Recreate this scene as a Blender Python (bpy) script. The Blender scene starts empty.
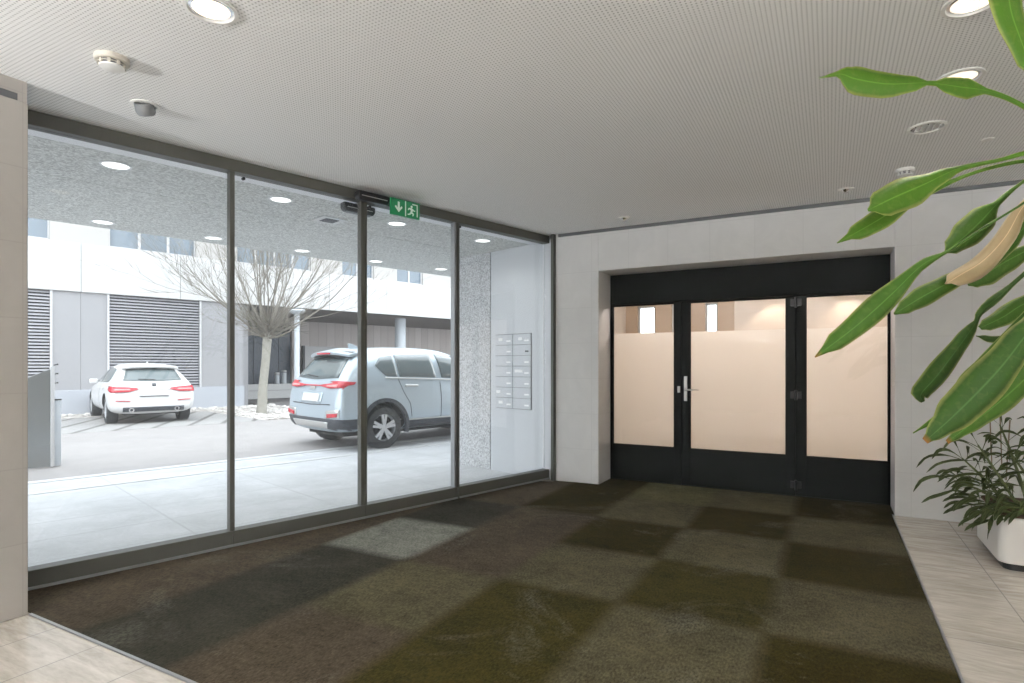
import bpy, bmesh, math, random
from mathutils import Vector, Matrix
from mathutils.bvhtree import BVHTree
random.seed(7)
scn = bpy.context.scene
COL = scn.collection
PI = math.pi

# ------------------------------------------------------------------ camera maths (1024x683 frame)
H, FPX, CYP, YAW = 1.32, 583.0, 365.2, math.radians(28.6)
GA, GX, YW, ZC, YD = math.radians(15.7), -4.40, 6.10, 2.815, 6.49
RV = Vector((math.cos(YAW), math.sin(YAW), 0)); FV = Vector((-math.sin(YAW), math.cos(YAW), 0)); CP = Vector((0, 0, H))
GN = Vector((math.cos(GA), -math.sin(GA), 0)); GD = Vector((math.sin(GA), math.cos(GA), 0))
def ray(x, y): return FV + RV*((x-512)/FPX) - Vector((0, 0, 1))*((y-CYP)/FPX)
def at_depth(x, y, d): return CP + ray(x, y)*d
def at_z(x, y, z):
    r = ray(x, y); return CP + r*((z-H)/r.z)
# entrance frame: local x runs along the glazing, local y points outdoors
GM = Matrix.Translation(GN*GX) @ Matrix.Rotation(PI/2-GA, 4, 'Z')
GI = GM.inverted()

# ------------------------------------------------------------------ node materials
def new_mat(name):
    m = bpy.data.materials.new(name); m.use_nodes = True
    nt = m.node_tree; b = nt.nodes['Principled BSDF']
    return m, nt, b
class NG:
    """tiny node helper"""
    def __init__(s, nt): s.nt = nt
    def n(s, t, **kw):
        o = s.nt.nodes.new(t)
        for k, v in kw.items(): setattr(o, k, v)
        return o
    def put(s, sock, v):
        if hasattr(v, 'is_output') or isinstance(v, bpy.types.NodeSocket): s.nt.links.new(v, sock)
        else: sock.default_value = v
    def m(s, op, a, b=0.0, c=0.0):
        o = s.n('ShaderNodeMath', operation=op)
        s.put(o.inputs[0], a); s.put(o.inputs[1], b); s.put(o.inputs[2], c)
        return o.outputs[0]
    def mix(s, f, a, b):
        o = s.n('ShaderNodeMix', data_type='RGBA')
        s.put(o.inputs[0], f); s.put(o.inputs[6], a); s.put(o.inputs[7], b)
        return o.outputs[2]
    def noise(s, vec, scale, detail=4, rough=.55, dist=0):
        o = s.n('ShaderNodeTexNoise'); s.put(o.inputs['Vector'], vec); o.inputs['Scale'].default_value = scale
        o.inputs['Detail'].default_value = detail; o.inputs['Roughness'].default_value = rough; o.inputs['Distortion'].default_value = dist
        return o.outputs['Fac']
    def ramp(s, f, lo, hi):
        o = s.n('ShaderNodeMapRange'); s.put(o.inputs[0], f); o.inputs[1].default_value = lo; o.inputs[2].default_value = hi
        return o.outputs[0]
    def obj(s): return s.n('ShaderNodeTexCoord').outputs['Object']
    def xyz(s, v):
        o = s.n('ShaderNodeSeparateXYZ'); s.put(o.inputs[0], v); return o.outputs
    def comb(s, x, y, z):
        o = s.n('ShaderNodeCombineXYZ'); s.put(o.inputs[0], x); s.put(o.inputs[1], y); s.put(o.inputs[2], z); return o.outputs[0]
    def bump(s, h, strength, dist, b):
        o = s.n('ShaderNodeBump'); s.put(o.inputs['Height'], h); o.inputs['Strength'].default_value = strength
        o.inputs['Distance'].default_value = dist; s.nt.links.new(o.outputs[0], b.inputs['Normal'])
def c4(c): return (c[0], c[1], c[2], 1.0)
def simple(name, col, rough=.5, metal=0.0, var=.08, scale=6.0, spec=.5, bump=0.0):
    m, nt, b = new_mat(name); g = NG(nt)
    f = g.noise(g.obj(), scale)
    lo = c4([x*(1-var) for x in col]); hi = c4([min(1, x*(1+var)) for x in col])
    g.put(b.inputs['Base Color'], g.mix(f, lo, hi))
    b.inputs['Roughness'].default_value = rough; b.inputs['Metallic'].default_value = metal
    b.inputs['Specular IOR Level'].default_value = spec
    if bump: g.bump(g.noise(g.obj(), scale*12), bump, .01, b)
    return m
def emis(name, col, strength):
    m, nt, b = new_mat(name)
    b.inputs['Base Color'].default_value = c4(col); b.inputs['Emission Color'].default_value = c4(col)
    b.inputs['Emission Strength'].default_value = strength
    return m
def glass(name, tint=(1, 1, 1), base=.04, haze=0.0):
    m, nt, b = new_mat(name); g = NG(nt); out = nt.nodes['Material Output']
    t = g.n('ShaderNodeBsdfTransparent'); t.inputs[0].default_value = c4(tint)
    gl = g.n('ShaderNodeBsdfGlossy'); gl.inputs['Roughness'].default_value = .02
    lw = g.n('ShaderNodeLayerWeight'); lw.inputs['Blend'].default_value = .5
    f = g.m('ADD', g.m('MULTIPLY', g.m('POWER', lw.outputs['Facing'], 5.0), .8), base)
    if haze:    # pale veil mixed in, imitating glare that lifts the dark tones
        du = g.n('ShaderNodeBsdfTranslucent'); du.inputs[0].default_value = (.95, .97, 1, 1)
        m0 = g.n('ShaderNodeMixShader'); m0.inputs[0].default_value = haze
        nt.links.new(t.outputs[0], m0.inputs[1]); nt.links.new(du.outputs[0], m0.inputs[2]); t = m0
    mx = g.n('ShaderNodeMixShader'); g.put(mx.inputs[0], f)
    nt.links.new(t.outputs[0], mx.inputs[1]); nt.links.new(gl.outputs[0], mx.inputs[2]); nt.links.new(mx.outputs[0], out.inputs[0])
    nt.nodes.remove(b)
    return m
def joints(g, u, v, su, sv, w, ou=0.0, ov=0.0):
    """0 on joint, 1 on tile; plus a per-tile random"""
    a = g.m('DIVIDE', g.m('SUBTRACT', u, ou), su); bb = g.m('DIVIDE', g.m('SUBTRACT', v, ov), sv)
    fu = g.m('FRACT', a); fv = g.m('FRACT', bb)
    du = g.m('MULTIPLY', g.m('MINIMUM', fu, g.m('SUBTRACT', 1.0, fu)), su)
    dv = g.m('MULTIPLY', g.m('MINIMUM', fv, g.m('SUBTRACT', 1.0, fv)), sv)
    t = g.ramp(g.m('MINIMUM', du, dv), w*.5, w)
    wn = g.n('ShaderNodeTexWhiteNoise'); g.put(wn.inputs[0], g.comb(g.m('FLOOR', a), g.m('FLOOR', bb), 0.0))
    return t, wn.outputs[0]
def stone_wall(name, col):
    m, nt, b = new_mat(name); g = NG(nt); o = g.obj(); x = g.xyz(o)
    nn = g.xyz(g.n('ShaderNodeNewGeometry').outputs['Normal'])
    sel = g.m('GREATER_THAN', g.m('ABSOLUTE', nn[1]), .5)
    u = g.m('ADD', g.m('MULTIPLY', sel, x[0]), g.m('MULTIPLY', g.m('SUBTRACT', 1.0, sel), x[1]))
    t, r = joints(g, u, x[2], .42, .395, .0035, .2, -.012)
    veins = g.noise(o, 3.5, 8, .62, 1.2)
    base = g.mix(g.ramp(veins, .35, .7), c4([k*.93 for k in col]), c4(col))
    base = g.mix(g.m('MULTIPLY', r, .10), base, c4([k*.75 for k in col]))
    g.put(b.inputs['Base Color'], g.mix(t, c4([k*.86 for k in col]), base))
    b.inputs['Roughness'].default_value = .42; b.inputs['Specular IOR Level'].default_value = .35
    return m
def floor_stone():
    m, nt, b = new_mat('light grained marble tiles'); g = NG(nt); o = g.obj(); x = g.xyz(o)
    t, r = joints(g, x[0], x[1], .39, 1.2, .004, .875, 1.10)
    mp = g.n('ShaderNodeMapping'); mp.inputs['Scale'].default_value = (.9, 4.5, 1); g.put(mp.inputs['Vector'], o)
    grain = g.noise(mp.outputs[0], 2.2, 9, .6, 1.6)
    fine = g.noise(mp.outputs[0], 14, 6, .6, .5)
    f = g.m('ADD', g.m('MULTIPLY', grain, .7), g.m('MULTIPLY', fine, .3))
    base = g.mix(g.ramp(f, .34, .62), (.41, .365, .305, 1), (.69, .64, .575, 1))
    base = g.mix(g.m('MULTIPLY', r, .25), base, (.60, .56, .51, 1))
    g.put(b.inputs['Base Color'], g.mix(t, (.34, .32, .30, 1), base))
    b.inputs['Roughness'].default_value = .2; b.inputs['Specular IOR Level'].default_value = .5
    return m
def perforated():
    m, nt, b = new_mat('white perforated acoustic plasterboard'); g = NG(nt); x = g.xyz(g.obj())
    p = .019
    fx = g.m('SUBTRACT', g.m('FRACT', g.m('DIVIDE', x[0], p)), .5); fy = g.m('SUBTRACT', g.m('FRACT', g.m('DIVIDE', x[1], p)), .5)
    d = g.m('SQRT', g.m('ADD', g.m('MULTIPLY', fx, fx), g.m('MULTIPLY', fy, fy)))
    t = g.ramp(d, .20, .25)
    g.put(b.inputs['Base Color'], g.mix(t, (.46, .455, .445, 1), (.86, .858, .85, 1)))
    b.inputs['Roughness'].default_value = .8; b.inputs['Specular IOR Level'].default_value = .2
    return m
def carpet_mat():
    m, nt, b = new_mat('ribbed pile carpet tiles'); g = NG(nt); o = g.obj()
    at = g.n('ShaderNodeAttribute'); at.attribute_name = 'tile'
    n1 = g.noise(o, 2.3, 6, .65, .5); n3 = g.noise(o, 13, 5, .7, .3)
    mp = g.n('ShaderNodeMapping'); mp.inputs['Scale'].default_value = (90, 40, 1); g.put(mp.inputs['Vector'], o)
    n2 = g.noise(mp.outputs[0], 1.0, 3, .75)
    k = g.m('ADD', g.m('ADD', g.m('MULTIPLY', g.m('SUBTRACT', n1, .5), 1.3), g.m('MULTIPLY', g.m('SUBTRACT', n2, .5), 2.7)), g.m('MULTIPLY', g.m('SUBTRACT', n3, .5), 1.1))
    k = g.m('MAXIMUM', g.m('ADD', k, 1.0), .18)
    sc = g.n('ShaderNodeVectorMath', operation='SCALE'); g.put(sc.inputs[0], at.outputs['Color']); g.put(sc.inputs['Scale'], k)
    worn = g.m('MULTIPLY', g.ramp(g.noise(o, 1.3, 7, .72, .9), .55, .74), g.ramp(n2, .35, .7))
    g.put(b.inputs['Base Color'], g.mix(g.m('MULTIPLY', worn, .75), sc.outputs[0], (.17, .165, .135, 1)))
    b.inputs['Roughness'].default_value = 1.0; b.inputs['Specular IOR Level'].default_value = .03
    b.inputs['Sheen Weight'].default_value = .02; b.inputs['Sheen Roughness'].default_value = .5
    g.bump(n2, .6, .006, b)
    return m
def speckle(name, dark, light, scale, rough=.8, lo=.42, hi=.58):
    m, nt, b = new_mat(name); g = NG(nt); o = g.obj()
    v = g.n('ShaderNodeTexVoronoi'); g.put(v.inputs['Vector'], o); v.inputs['Scale'].default_value = scale
    s = g.xyz(v.outputs['Color'])
    f = g.m('ADD', g.m('MULTIPLY', s[0], .6), g.m('MULTIPLY', g.noise(o, scale*.6, 3), .4))
    g.put(b.inputs['Base Color'], g.mix(g.ramp(f, lo-.2, hi+.15), c4(dark), c4(light)))
    b.inputs['Roughness'].default_value = rough
    return m
def paving(name, col, su, sv, ou, ov, jw=.012, jd=.6, var=.1):
    m, nt, b = new_mat(name); g = NG(nt); o = g.obj(); x = g.xyz(o)
    t, r = joints(g, x[0], x[1], su, sv, jw, ou, ov)
    n = g.noise(o, 1.7, 7, .65, .3); n2 = g.noise(o, 45, 3, .6)
    f = g.m('ADD', g.m('MULTIPLY', n, .65), g.m('MULTIPLY', n2, .35))
    base = g.mix(g.ramp(f, .3, .7), c4([k*(1-var*1.6) for k in col]), c4([k*(1+var) for k in col]))
    base = g.mix(g.m('MULTIPLY', r, .22), base, c4([k*.8 for k in col]))
    g.put(b.inputs['Base Color'], g.mix(t, c4([k*jd for k in col]), base))
    b.inputs['Roughness'].default_value = .75
    return m
def bays_mat():
    m, nt, b = new_mat('parking bay pavers with dark joints'); g = NG(nt); o = g.obj(); x = g.xyz(o)
    a = math.radians(-27)
    u = g.m('ADD', g.m('MULTIPLY', x[0], math.cos(a)), g.m('MULTIPLY', x[1], math.sin(a)))
    fu = g.m('FRACT', g.m('DIVIDE', u, .62)); t = g.ramp(g.m('MINIMUM', fu, g.m('SUBTRACT', 1.0, fu)), .05, .12)
    n = g.noise(o, 9, 5, .6)
    base = g.mix(n, (.25, .245, .24, 1), (.34, .335, .33, 1))
    g.put(b.inputs['Base Color'], g.mix(t, (.13, .125, .12, 1), base)); b.inputs['Roughness'].default_value = .85
    return m
def wood_clad():
    m, nt, b = new_mat('pale brown vertical timber cladding'); g = NG(nt); o = g.obj(); x = g.xyz(o)
    f = g.m('FRACT', g.m('DIVIDE', x[0], .42)); t = g.ramp(g.m('MINIMUM', f, g.m('SUBTRACT', 1.0, f)), .01, .05)
    wn = g.n('ShaderNodeTexWhiteNoise'); g.put(wn.inputs[0], g.comb(g.m('FLOOR', g.m('DIVIDE', x[0], .42)), 0.0, 0.0))
    base = g.mix(wn.outputs[0], (.58, .53, .51, 1), (.68, .63, .61, 1))
    g.put(b.inputs['Base Color'], g.mix(t, (.44, .40, .385, 1), base)); b.inputs['Roughness'].default_value = .7
    return m
def leaf_mat(name, core, edge, rough=.5, trans=.35):
    m, nt, b = new_mat(name); g = NG(nt)
    at = g.n('ShaderNodeAttribute'); at.attribute_name = 'across'   # 0 at the midrib, 1 at the margin
    f = at.outputs['Fac']
    o = g.obj()
    streak = g.noise(o, 40, 4, .6, .6)
    fe = g.m('ADD', g.ramp(f, .76, 1.0), g.m('MULTIPLY', g.m('SUBTRACT', streak, .5), .5))
    base = g.mix(g.m('MINIMUM', g.m('MAXIMUM', fe, 0.0), 1.0), c4(core), c4(edge))
    base = g.mix(g.ramp(f, .07, .0), base, c4([min(1, k*1.8+.03) for k in core]))
    tip = g.n('ShaderNodeAttribute'); tip.attribute_name = 'tipness'
    base = g.mix(g.ramp(tip.outputs['Fac'], .955, .985), base, (.36, .15, .03, 1))
    g.put(b.inputs['Base Color'], base)
    b.inputs['Roughness'].default_value = rough
    b.inputs['Specular IOR Level'].default_value = .3
    tr = g.n('ShaderNodeBsdfTranslucent'); g.put(tr.inputs[0], base)
    mx = g.n('ShaderNodeMixShader'); mx.inputs[0].default_value = trans
    nt.links.new(b.outputs[0], mx.inputs[1]); nt.links.new(tr.outputs[0], mx.inputs[2]); nt.links.new(mx.outputs[0], nt.nodes['Material Output'].inputs[0])
    return m
def frosted(name):
    m, nt, b = new_mat(name); g = NG(nt)
    d = g.n('ShaderNodeBsdfDiffuse'); d.inputs[0].default_value = (.78, .77, .76, 1)
    t = g.n('ShaderNodeBsdfTranslucent'); t.inputs[0].default_value = (.90, .87, .83, 1)
    mx = g.n('ShaderNodeMixShader'); mx.inputs[0].default_value = .82
    nt.links.new(d.outputs[0], mx.inputs[1]); nt.links.new(t.outputs[0], mx.inputs[2]); nt.links.new(mx.outputs[0], nt.nodes['Material Output'].inputs[0])
    nt.nodes.remove(b)
    return m

M = {}
M['wall'] = stone_wall('white veined stone slabs', (.70, .695, .69))
M['wallleft'] = stone_wall('stone slabs darkened for shade', (.43, .405, .375))  # front wall stone again, with the shade of the turned-away face in its colour
M['floor'] = floor_stone()
M['ceil'] = perforated()
M['carpet'] = carpet_mat()
M['alu'] = simple('dark olive anodised aluminium', (.088, .088, .077), .45, .2, .06)
M['alug'] = simple('grey aluminium profile', (.30, .31, .32), .4, .5, .06)
M['silver'] = simple('satin silver metal', (.62, .62, .61), .3, .9, .04)
M['whitebar'] = simple('white lacquered rail', (.80, .80, .83), .45, 0, .03)
M['glass'] = glass('clear float glass', (.97, .985, .98))
M['veilglass'] = glass('float glass with glare veil', (.97, .985, .98), .04, .024)  # the haze share stands in for glare over the outdoor view
M['film'] = frosted('frosted privacy film')
M['black'] = simple('black lacquered steel', (.0055, .0065, .006), .55, 0, .1, 5, .15)
M['trim'] = simple('dark grey shadow gap profile', (.13, .135, .14), .5, .2)
M['white'] = simple('white plastic', (.78, .77, .74), .4, 0, .03)
M['chrome'] = simple('polished reflector metal', (.80, .80, .80), .16, 1.0, .03)
M['warmlamp'] = emis('warm lamp glow', (1.0, .87, .72), 1.15)
M['coollamp'] = emis('pale lamp glow', (1.0, .98, .95), 1.6)
M['green'] = simple('safety green acrylic', (.012, .22, .085), .35, 0, .04)
M['signwhite'] = simple('white pictogram', (.78, .85, .78), .4, 0, .02)
M['dark'] = simple('black plastic', (.012, .012, .013), .3, 0, .1)
M['soffit'] = speckle('exposed aggregate concrete soffit', (.40, .41, .40), (.74, .75, .73), 70, .9)
M['granite'] = speckle('speckled grey granite', (.30, .305, .31), (.66, .67, .69), 75, .6)
M['mailwall'] = simple('grey metal wall panel', (.56, .58, .61), .4, .1, .03, 1.5)
M['mailbox'] = simple('grey mailbox door', (.53, .55, .58), .38, .15, .03)
M['groove'] = simple('dark seam', (.10, .10, .11), .7)
M['seamgrey'] = simple('grey seam', (.26, .27, .28), .6)
M['paper'] = simple('white paper label', (.88, .88, .88), .7, 0, .02)
M['pave'] = paving('pale concrete paving slabs', (.54, .55, .565), 1.25, .62, .3, .02, .012, .80, .16)
M['kerb'] = simple('pale concrete kerb', (.55, .555, .56), .8, 0, .1, 4)
M['road'] = paving('pinkish grey block paving', (.30, .285, .28), .24, .16, 0, 0, .008, .9, .09)
M['bays'] = bays_mat()
M['gravelbed'] = speckle('light gravel bed', (.22, .20, .18), (.58, .55, .52), 14, .95)
M['asphalt'] = simple('grey asphalt', (.16, .155, .155), .9, 0, .15, 20)
M['facade'] = simple('white facade panel', (.50, .50, .50), .55, 0, .02, 1)
M['facadeup'] = simple('cream facade panel', (.40, .388, .375), .6, 0, .03, 1)
M['facadelow'] = simple('pale grey facade cladding', (.285, .285, .298), .6, 0, .03, 1)
M['plinth'] = simple('light blue grey plinth', (.37, .39, .43), .7, 0, .04, 1)
M['slat'] = simple('grey shutter slats', (.27, .27, .29), .5, .1, .05)
M['slatdark'] = simple('dark gap behind slats', (.03, .03, .035), .8)
M['frameW'] = simple('white window frame', (.48, .48, .49), .5, 0, .02)
M['winblue'] = simple('blue grey window glass', (.12, .16, .20), .06, 0, .15, .7, .9)
M['wood'] = wood_clad()
M['recessceil'] = simple('grey brown soffit lining', (.22, .20, .19), .7)
M['entrydark'] = simple('dark entrance cladding', (.035, .037, .04), .6)
M['entryblue'] = simple('dark blue entrance door', (.035, .05, .075), .3, .1)
M['lampmetal'] = simple('pale blue grey painted steel', (.52, .56, .60), .5, .1)
M['steel'] = simple('brushed stainless sheet', (.30, .315, .32), .28, .9, .12, 1.2)
M['bark'] = simple('pale grey green bark', (.27, .26, .23), .95, 0, .3, 9, .2, .5)
M['twig'] = simple('pale brown twigs', (.19, .175, .15), .95, 0, .2, 9, .2)
M['stones'] = simple('light rubble stones', (.52, .50, .48), .9, 0, .3, 3)
M['suvpaint'] = simple('silver blue metallic paint', (.46, .53, .585), .28, .45, .03, 2, .6)
M['whitepaint'] = simple('white car paint', (.60, .60, .60), .25, 0, .02, 2, .6)
M['carglass'] = simple('grey tinted car glass', (.10, .125, .13), .04, 0, .1, 2, 1.0)
M['clad'] = simple('dark grey car cladding', (.045, .05, .06), .6, 0, .1)
M['tyre'] = simple('black tyre rubber', (.035, .036, .038), .8, 0, .1)
M['rim'] = simple('silver alloy', (.62, .63, .65), .3, .7, .03)
M['tail'] = simple('red tail light lens', (.50, .025, .04), .15, 0, .1, 6, .7)
M['tailbright'] = simple('pale red reflector', (.78, .28, .28), .2, 0, .1, 6, .7)
M['plate'] = simple('white number plate', (.85, .85, .85), .5, 0, .01)
M['under'] = simple('black underbody', (.01, .01, .01), .9)
M['pot'] = simple('white glazed planter', (.78, .76, .73), .35, 0, .03, 2)
M['soil'] = simple('dark clay granules', (.09, .05, .03), .95, 0, .4, 40)
M['leaf'] = leaf_mat('striped green leaf', (.085, .20, .016), (.46, .50, .16))
M['leafdark'] = leaf_mat('deep green leaf', (.030, .080, .009), (.36, .38, .13))
M['leafmid'] = leaf_mat('mid green leaf', (.055, .135, .014), (.40, .44, .16))
M['leafdry'] = leaf_mat('dry tan leaf', (.46, .35, .20), (.66, .55, .38), .6, .2)
M['leafsmall'] = leaf_mat('small dark olive leaf', (.050, .070, .020), (.17, .20, .08), .45, .25)
M['stem'] = simple('green brown stem', (.10, .12, .04), .6, 0, .2, 20)
M['cane'] = simple('ringed brown cane', (.22, .17, .11), .9, 0, .2, 20)
M['beige'] = simple('warm beige plaster', (.52, .40, .29), .8, 0, .03, 2)
M['cream'] = simple('cream plaster', (.72, .66, .60), .8, 0, .02, 2)
M['plain'] = simple('white painted plaster', (.74, .73, .71), .8, 0, .02, 2)

# ------------------------------------------------------------------ mesh builder
class MB:
    def __init__(s): s.v = []; s.f = []; s.mi = []
    def add(s, vs, fs, mi=0):
        o = len(s.v); s.v += [tuple(p) for p in vs]
        for f in fs: s.f.append([o+i for i in f]); s.mi.append(mi)
    def box(s, x0, x1, y0, y1, z0, z1, mi=0, rot=None):
        vs = [Vector((x, y, z)) for z in (z0, z1) for y in (y0, y1) for x in (x0, x1)]
        if rot is not None: vs = [rot @ p for p in vs]
        s.add(vs, [(0, 2, 3, 1), (4, 5, 7, 6), (0, 1, 5, 4), (2, 6, 7, 3), (0, 4, 6, 2), (1, 3, 7, 5)], mi); return s
    def lathe(s, prof, cx=0, cy=0, cz=0, seg=24, axis='Z', mi=0, closed=False):
        n = len(prof); vs = []
        for k in range(seg):
            a = 2*PI*k/seg; ca, sa = math.cos(a), math.sin(a)
            for r, h in prof:
                if axis == 'Z': vs.append((cx+r*ca, cy+r*sa, cz+h))
                elif axis == 'Y': vs.append((cx+r*ca, cy+h, cz+r*sa))
                else: vs.append((cx+h, cy+r*ca, cz+r*sa))
        fs = []
        m = n if closed else n-1
        for k in range(seg):
            k2 = (k+1) % seg
            for i in range(m):
                j = (i+1) % n
                fs.append((k*n+i, k2*n+i, k2*n+j, k*n+j))
        s.add(vs, fs, mi); return s
    def cyl(s, cx, cy, z0, z1, r, seg=20, mi=0):
        return s.lathe([(0, z0), (r, z0), (r, z1), (0, z1)], cx, cy, 0, seg, 'Z', mi)
    def tube(s, pts, rad, seg=8, mi=0):
        pts = [Vector(p) for p in pts]
        if not hasattr(rad, '__len__'): rad = [rad]*len(pts)
        vs = []; up = Vector((.13, .31, .94)).normalized()
        for i, p in enumerate(pts):
            t = (pts[min(i+1, len(pts)-1)]-pts[max(i-1, 0)]).normalized()
            a = t.cross(up)
            if a.length < 1e-3: a = t.cross(Vector((1, 0, 0)))
            a.normalize(); b = a.cross(t)
            for k in range(seg):
                an = 2*PI*k/seg; vs.append(p+(a*math.cos(an)+b*math.sin(an))*rad[i])
        fs = []
        for i in range(len(pts)-1):
            for k in range(seg):
                k2 = (k+1) % seg; fs.append((i*seg+k, i*seg+k2, (i+1)*seg+k2, (i+1)*seg+k))
        fs.append(tuple(range(seg))[::-1]); fs.append(tuple((len(pts)-1)*seg+k for k in range(seg)))
        s.add(vs, fs, mi); return s
    def prism(s, poly, d0, d1, axis='Y', mi=0):
        n = len(poly)
        def P(a, b, d): return (a, d, b) if axis == 'Y' else ((a, b, d) if axis == 'Z' else (d, a, b))
        vs = [P(a, b, d0) for a, b in poly]+[P(a, b, d1) for a, b in poly]
        fs = [tuple(range(n)), tuple(range(2*n-1, n-1, -1))]+[(i, i+n, (i+1) % n+n, (i+1) % n) for i in range(n)]
        s.add(vs, fs, mi); return s
    def build(s, name, mat, parent=None, matrix=None, smooth=False, bevel=0, sub=0, angle=40):
        me = bpy.data.meshes.new(name); me.from_pydata(s.v, [], s.f); me.update()
        bm = bmesh.new(); bm.from_mesh(me); bmesh.ops.recalc_face_normals(bm, faces=bm.faces); bm.to_mesh(me); bm.free()
        for mm in (mat if isinstance(mat, (list, tuple)) else [mat]): me.materials.append(mm)
        if len(s.mi) == len(me.polygons): me.polygons.foreach_set('material_index', s.mi)
        o = bpy.data.objects.new(name, me); COL.objects.link(o)
        if parent is not None: o.parent = parent
        if matrix is not None: o.matrix_world = matrix
        if smooth:
            me.polygons.foreach_set('use_smooth', [True]*len(me.polygons))
            if hasattr(me, 'set_sharp_from_angle') and not sub: me.set_sharp_from_angle(angle=math.radians(angle))
        if bevel:
            b = o.modifiers.new('bevel', 'BEVEL'); b.width = bevel; b.segments = 2; b.limit_method = 'ANGLE'
        if sub:
            u = o.modifiers.new('sub', 'SUBSURF'); u.levels = sub; u.render_levels = sub
        return o
def tag(o, label=None, cat=None, group=None, kind=None):
    if label: o['label'] = label
    if cat: o['category'] = cat
    if group: o['group'] = group
    if kind: o['kind'] = kind
    return o
def empty(name, matrix=None, loc=None, rz=0):
    o = bpy.data.objects.new(name, None); COL.objects.link(o); o.empty_display_size = .1
    if matrix is None: matrix = Matrix.Translation(Vector(loc or (0, 0, 0))) @ Matrix.Rotation(rz, 4, 'Z')
    o.matrix_world = matrix
    return o
def struct(o): o['kind'] = 'structure'; return o
def gmat(u, v, z=0, rz=0): return GM @ Matrix.Translation((u, v, z)) @ Matrix.Rotation(rz, 4, 'Z')
def copy_thing(root, matrix, **kw):
    r = root.copy(); COL.objects.link(r); r.matrix_world = matrix
    for k, v in kw.items(): r[k] = v
    for ch in list(root.children):
        c = ch.copy(); COL.objects.link(c); c.parent = r
        for g in list(ch.children):
            d = g.copy(); COL.objects.link(d); d.parent = c
    return r

# ================================================================== SETTING, INDOORS
XL, XRR, YB = -3.725, 3.6, -4.6      # left wall face, right wall, back wall
PIL = 1.484                          # end of the left wall
struct(MB().prism([(-4.78, YB-.1), (XRR, YB-.1), (XRR, YD+.12), (-2.70, YD+.12), (-2.90, 6.13), (-4.78, -.36)], -.25, 0, 'Z').build('floor', M['floor']))
struct(MB().box(-4.75, XRR+.2, YB-.2, 6.6, ZC, ZC+.2).build('ceiling', M['ceil']))
w = MB(); w.box(-2.755, -2.24, YW, YD+.12, 0, ZC); w.box(.50, XRR, YW, YD+.12, 0, ZC); w.box(-2.24, .50, YW, YD+.12, 2.36, ZC)
struct(w.build('wall_front', M['wall'], bevel=.004))
struct(MB().box(XL-.62, XL, YB, PIL, 0, 2.705).build('wall_left', M['wallleft'], bevel=.006))
struct(MB().box(XL-.62, XL-.004, YB, PIL-.004, 2.742, ZC).box(XL-.62, XL-.004, 1.44, PIL-.004, 2.705, 2.742).build('bulkhead_wall', M['wallleft']))
struct(MB().box(XRR, XRR+.2, YB, YD+.12, 0, ZC).build('wall_right', M['plain']))
struct(MB().box(XL-.62, XRR+.2, YB-.2, YB, 0, ZC).build('wall_back', M['plain']))
struct(MB().box(-2.72, XRR, YW-.012, YW, ZC-.034, ZC).build('trim_1', M['trim']))
struct(MB().box(XL-.3, XL-.008, YB, 1.44, 2.705, 2.742).build('trim_2', M['trim']))
struct(MB().box(XL+.012, .483, PIL-.004, PIL+.010, -.002, .008).build('trim_3', M['alug']))
struct(MB().box(.479, .490, PIL+.012, YW, -.002, .009).build('trim_4', M['alug']))

# carpet: one mat of tiles, every tile with its own pile shade
xs = [-4.76+.0, -4.017, -3.270, -2.523, -1.775, -1.028, -.281, .477]
ys = [1.496, 2.271, 3.114, 3.957, 4.800, 5.643, 6.49]
DK = (.021, .0155, .002); LT = (.064, .056, .031); OL = (.030, .024, .005); BR = (.054, .042, .028); GR = (.028, .026, .019); PALE = (.15, .152, .13)
table = [  # rows from the front edge, columns from the right (i = 0) leftwards
    [DK, LT, OL, BR, GR, BR, BR], [DK, LT, OL, LT, GR, BR, BR], [LT, OL, LT, BR, PALE, BR, BR],
    [DK, LT, DK, BR, GR, BR, BR], [LT, DK, LT, DK, BR, BR, BR], [DK, LT, (.075, .070, .035), DK, BR, BR, BR]]
me = bpy.data.meshes.new('entrance_carpet'); bm = bmesh.new(); lay = bm.loops.layers.float_color.new('tile')
def glass_x(y): return (GX + y*math.sin(GA))/math.cos(GA)
ch_ = .006
NS = 16
for r in range(6):
    for c in range(7):
        x1, x0 = xs[7-c], xs[6-c]; y0, y1 = ys[r], ys[r+1]
        rows = []
        for j in range(NS+1):
            y = y0+(y1-y0)*j/NS
            lim = glass_x(y)+.004 if y < 6.0 else -2.75
            if y > YW-.001: lim = -2.236
            rt = .497 if y > YW else x1
            a = max(x0, lim); b_ = max(rt if c == 0 else x1, lim)
            rows.append([Vector((a+(b_-a)*i/NS, y, ch_)) for i in range(NS+1)])
        vv = [[bm.verts.new(p) for p in rw] for rw in rows]
        for j in range(NS):
            for i in range(NS):
                q = [vv[j][i], vv[j][i+1], vv[j+1][i+1], vv[j+1][i]]
                if (q[0].co-q[1].co).length < 1e-4 and (q[2].co-q[3].co).length < 1e-4: continue
                try: f = bm.faces.new(q)
                except ValueError: continue
                col = table[r][c]
                for l in f.loops: l[lay] = (*col, 1)
bmesh.ops.remove_doubles(bm, verts=bm.verts, dist=1e-4)
for v in bm.verts:      # the pile blends softly from tile to tile
    ls = list(v.link_loops)
    if ls:
        av = [sum(l[lay][q] for l in ls)/len(ls) for q in range(3)]
        for l in ls: l[lay] = (*av, 1)
bmesh.ops.recalc_face_normals(bm, faces=bm.faces)
for f in bm.faces:
    if f.normal.z < 0: f.normal_flip()
bm.to_mesh(me); bm.free(); me.materials.append(M['carpet'])
o = bpy.data.objects.new('entrance_carpet', me); COL.objects.link(o)
s_ = o.modifiers.new('thick', 'SOLIDIFY'); s_.thickness = .005; s_.offset = -1
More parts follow.
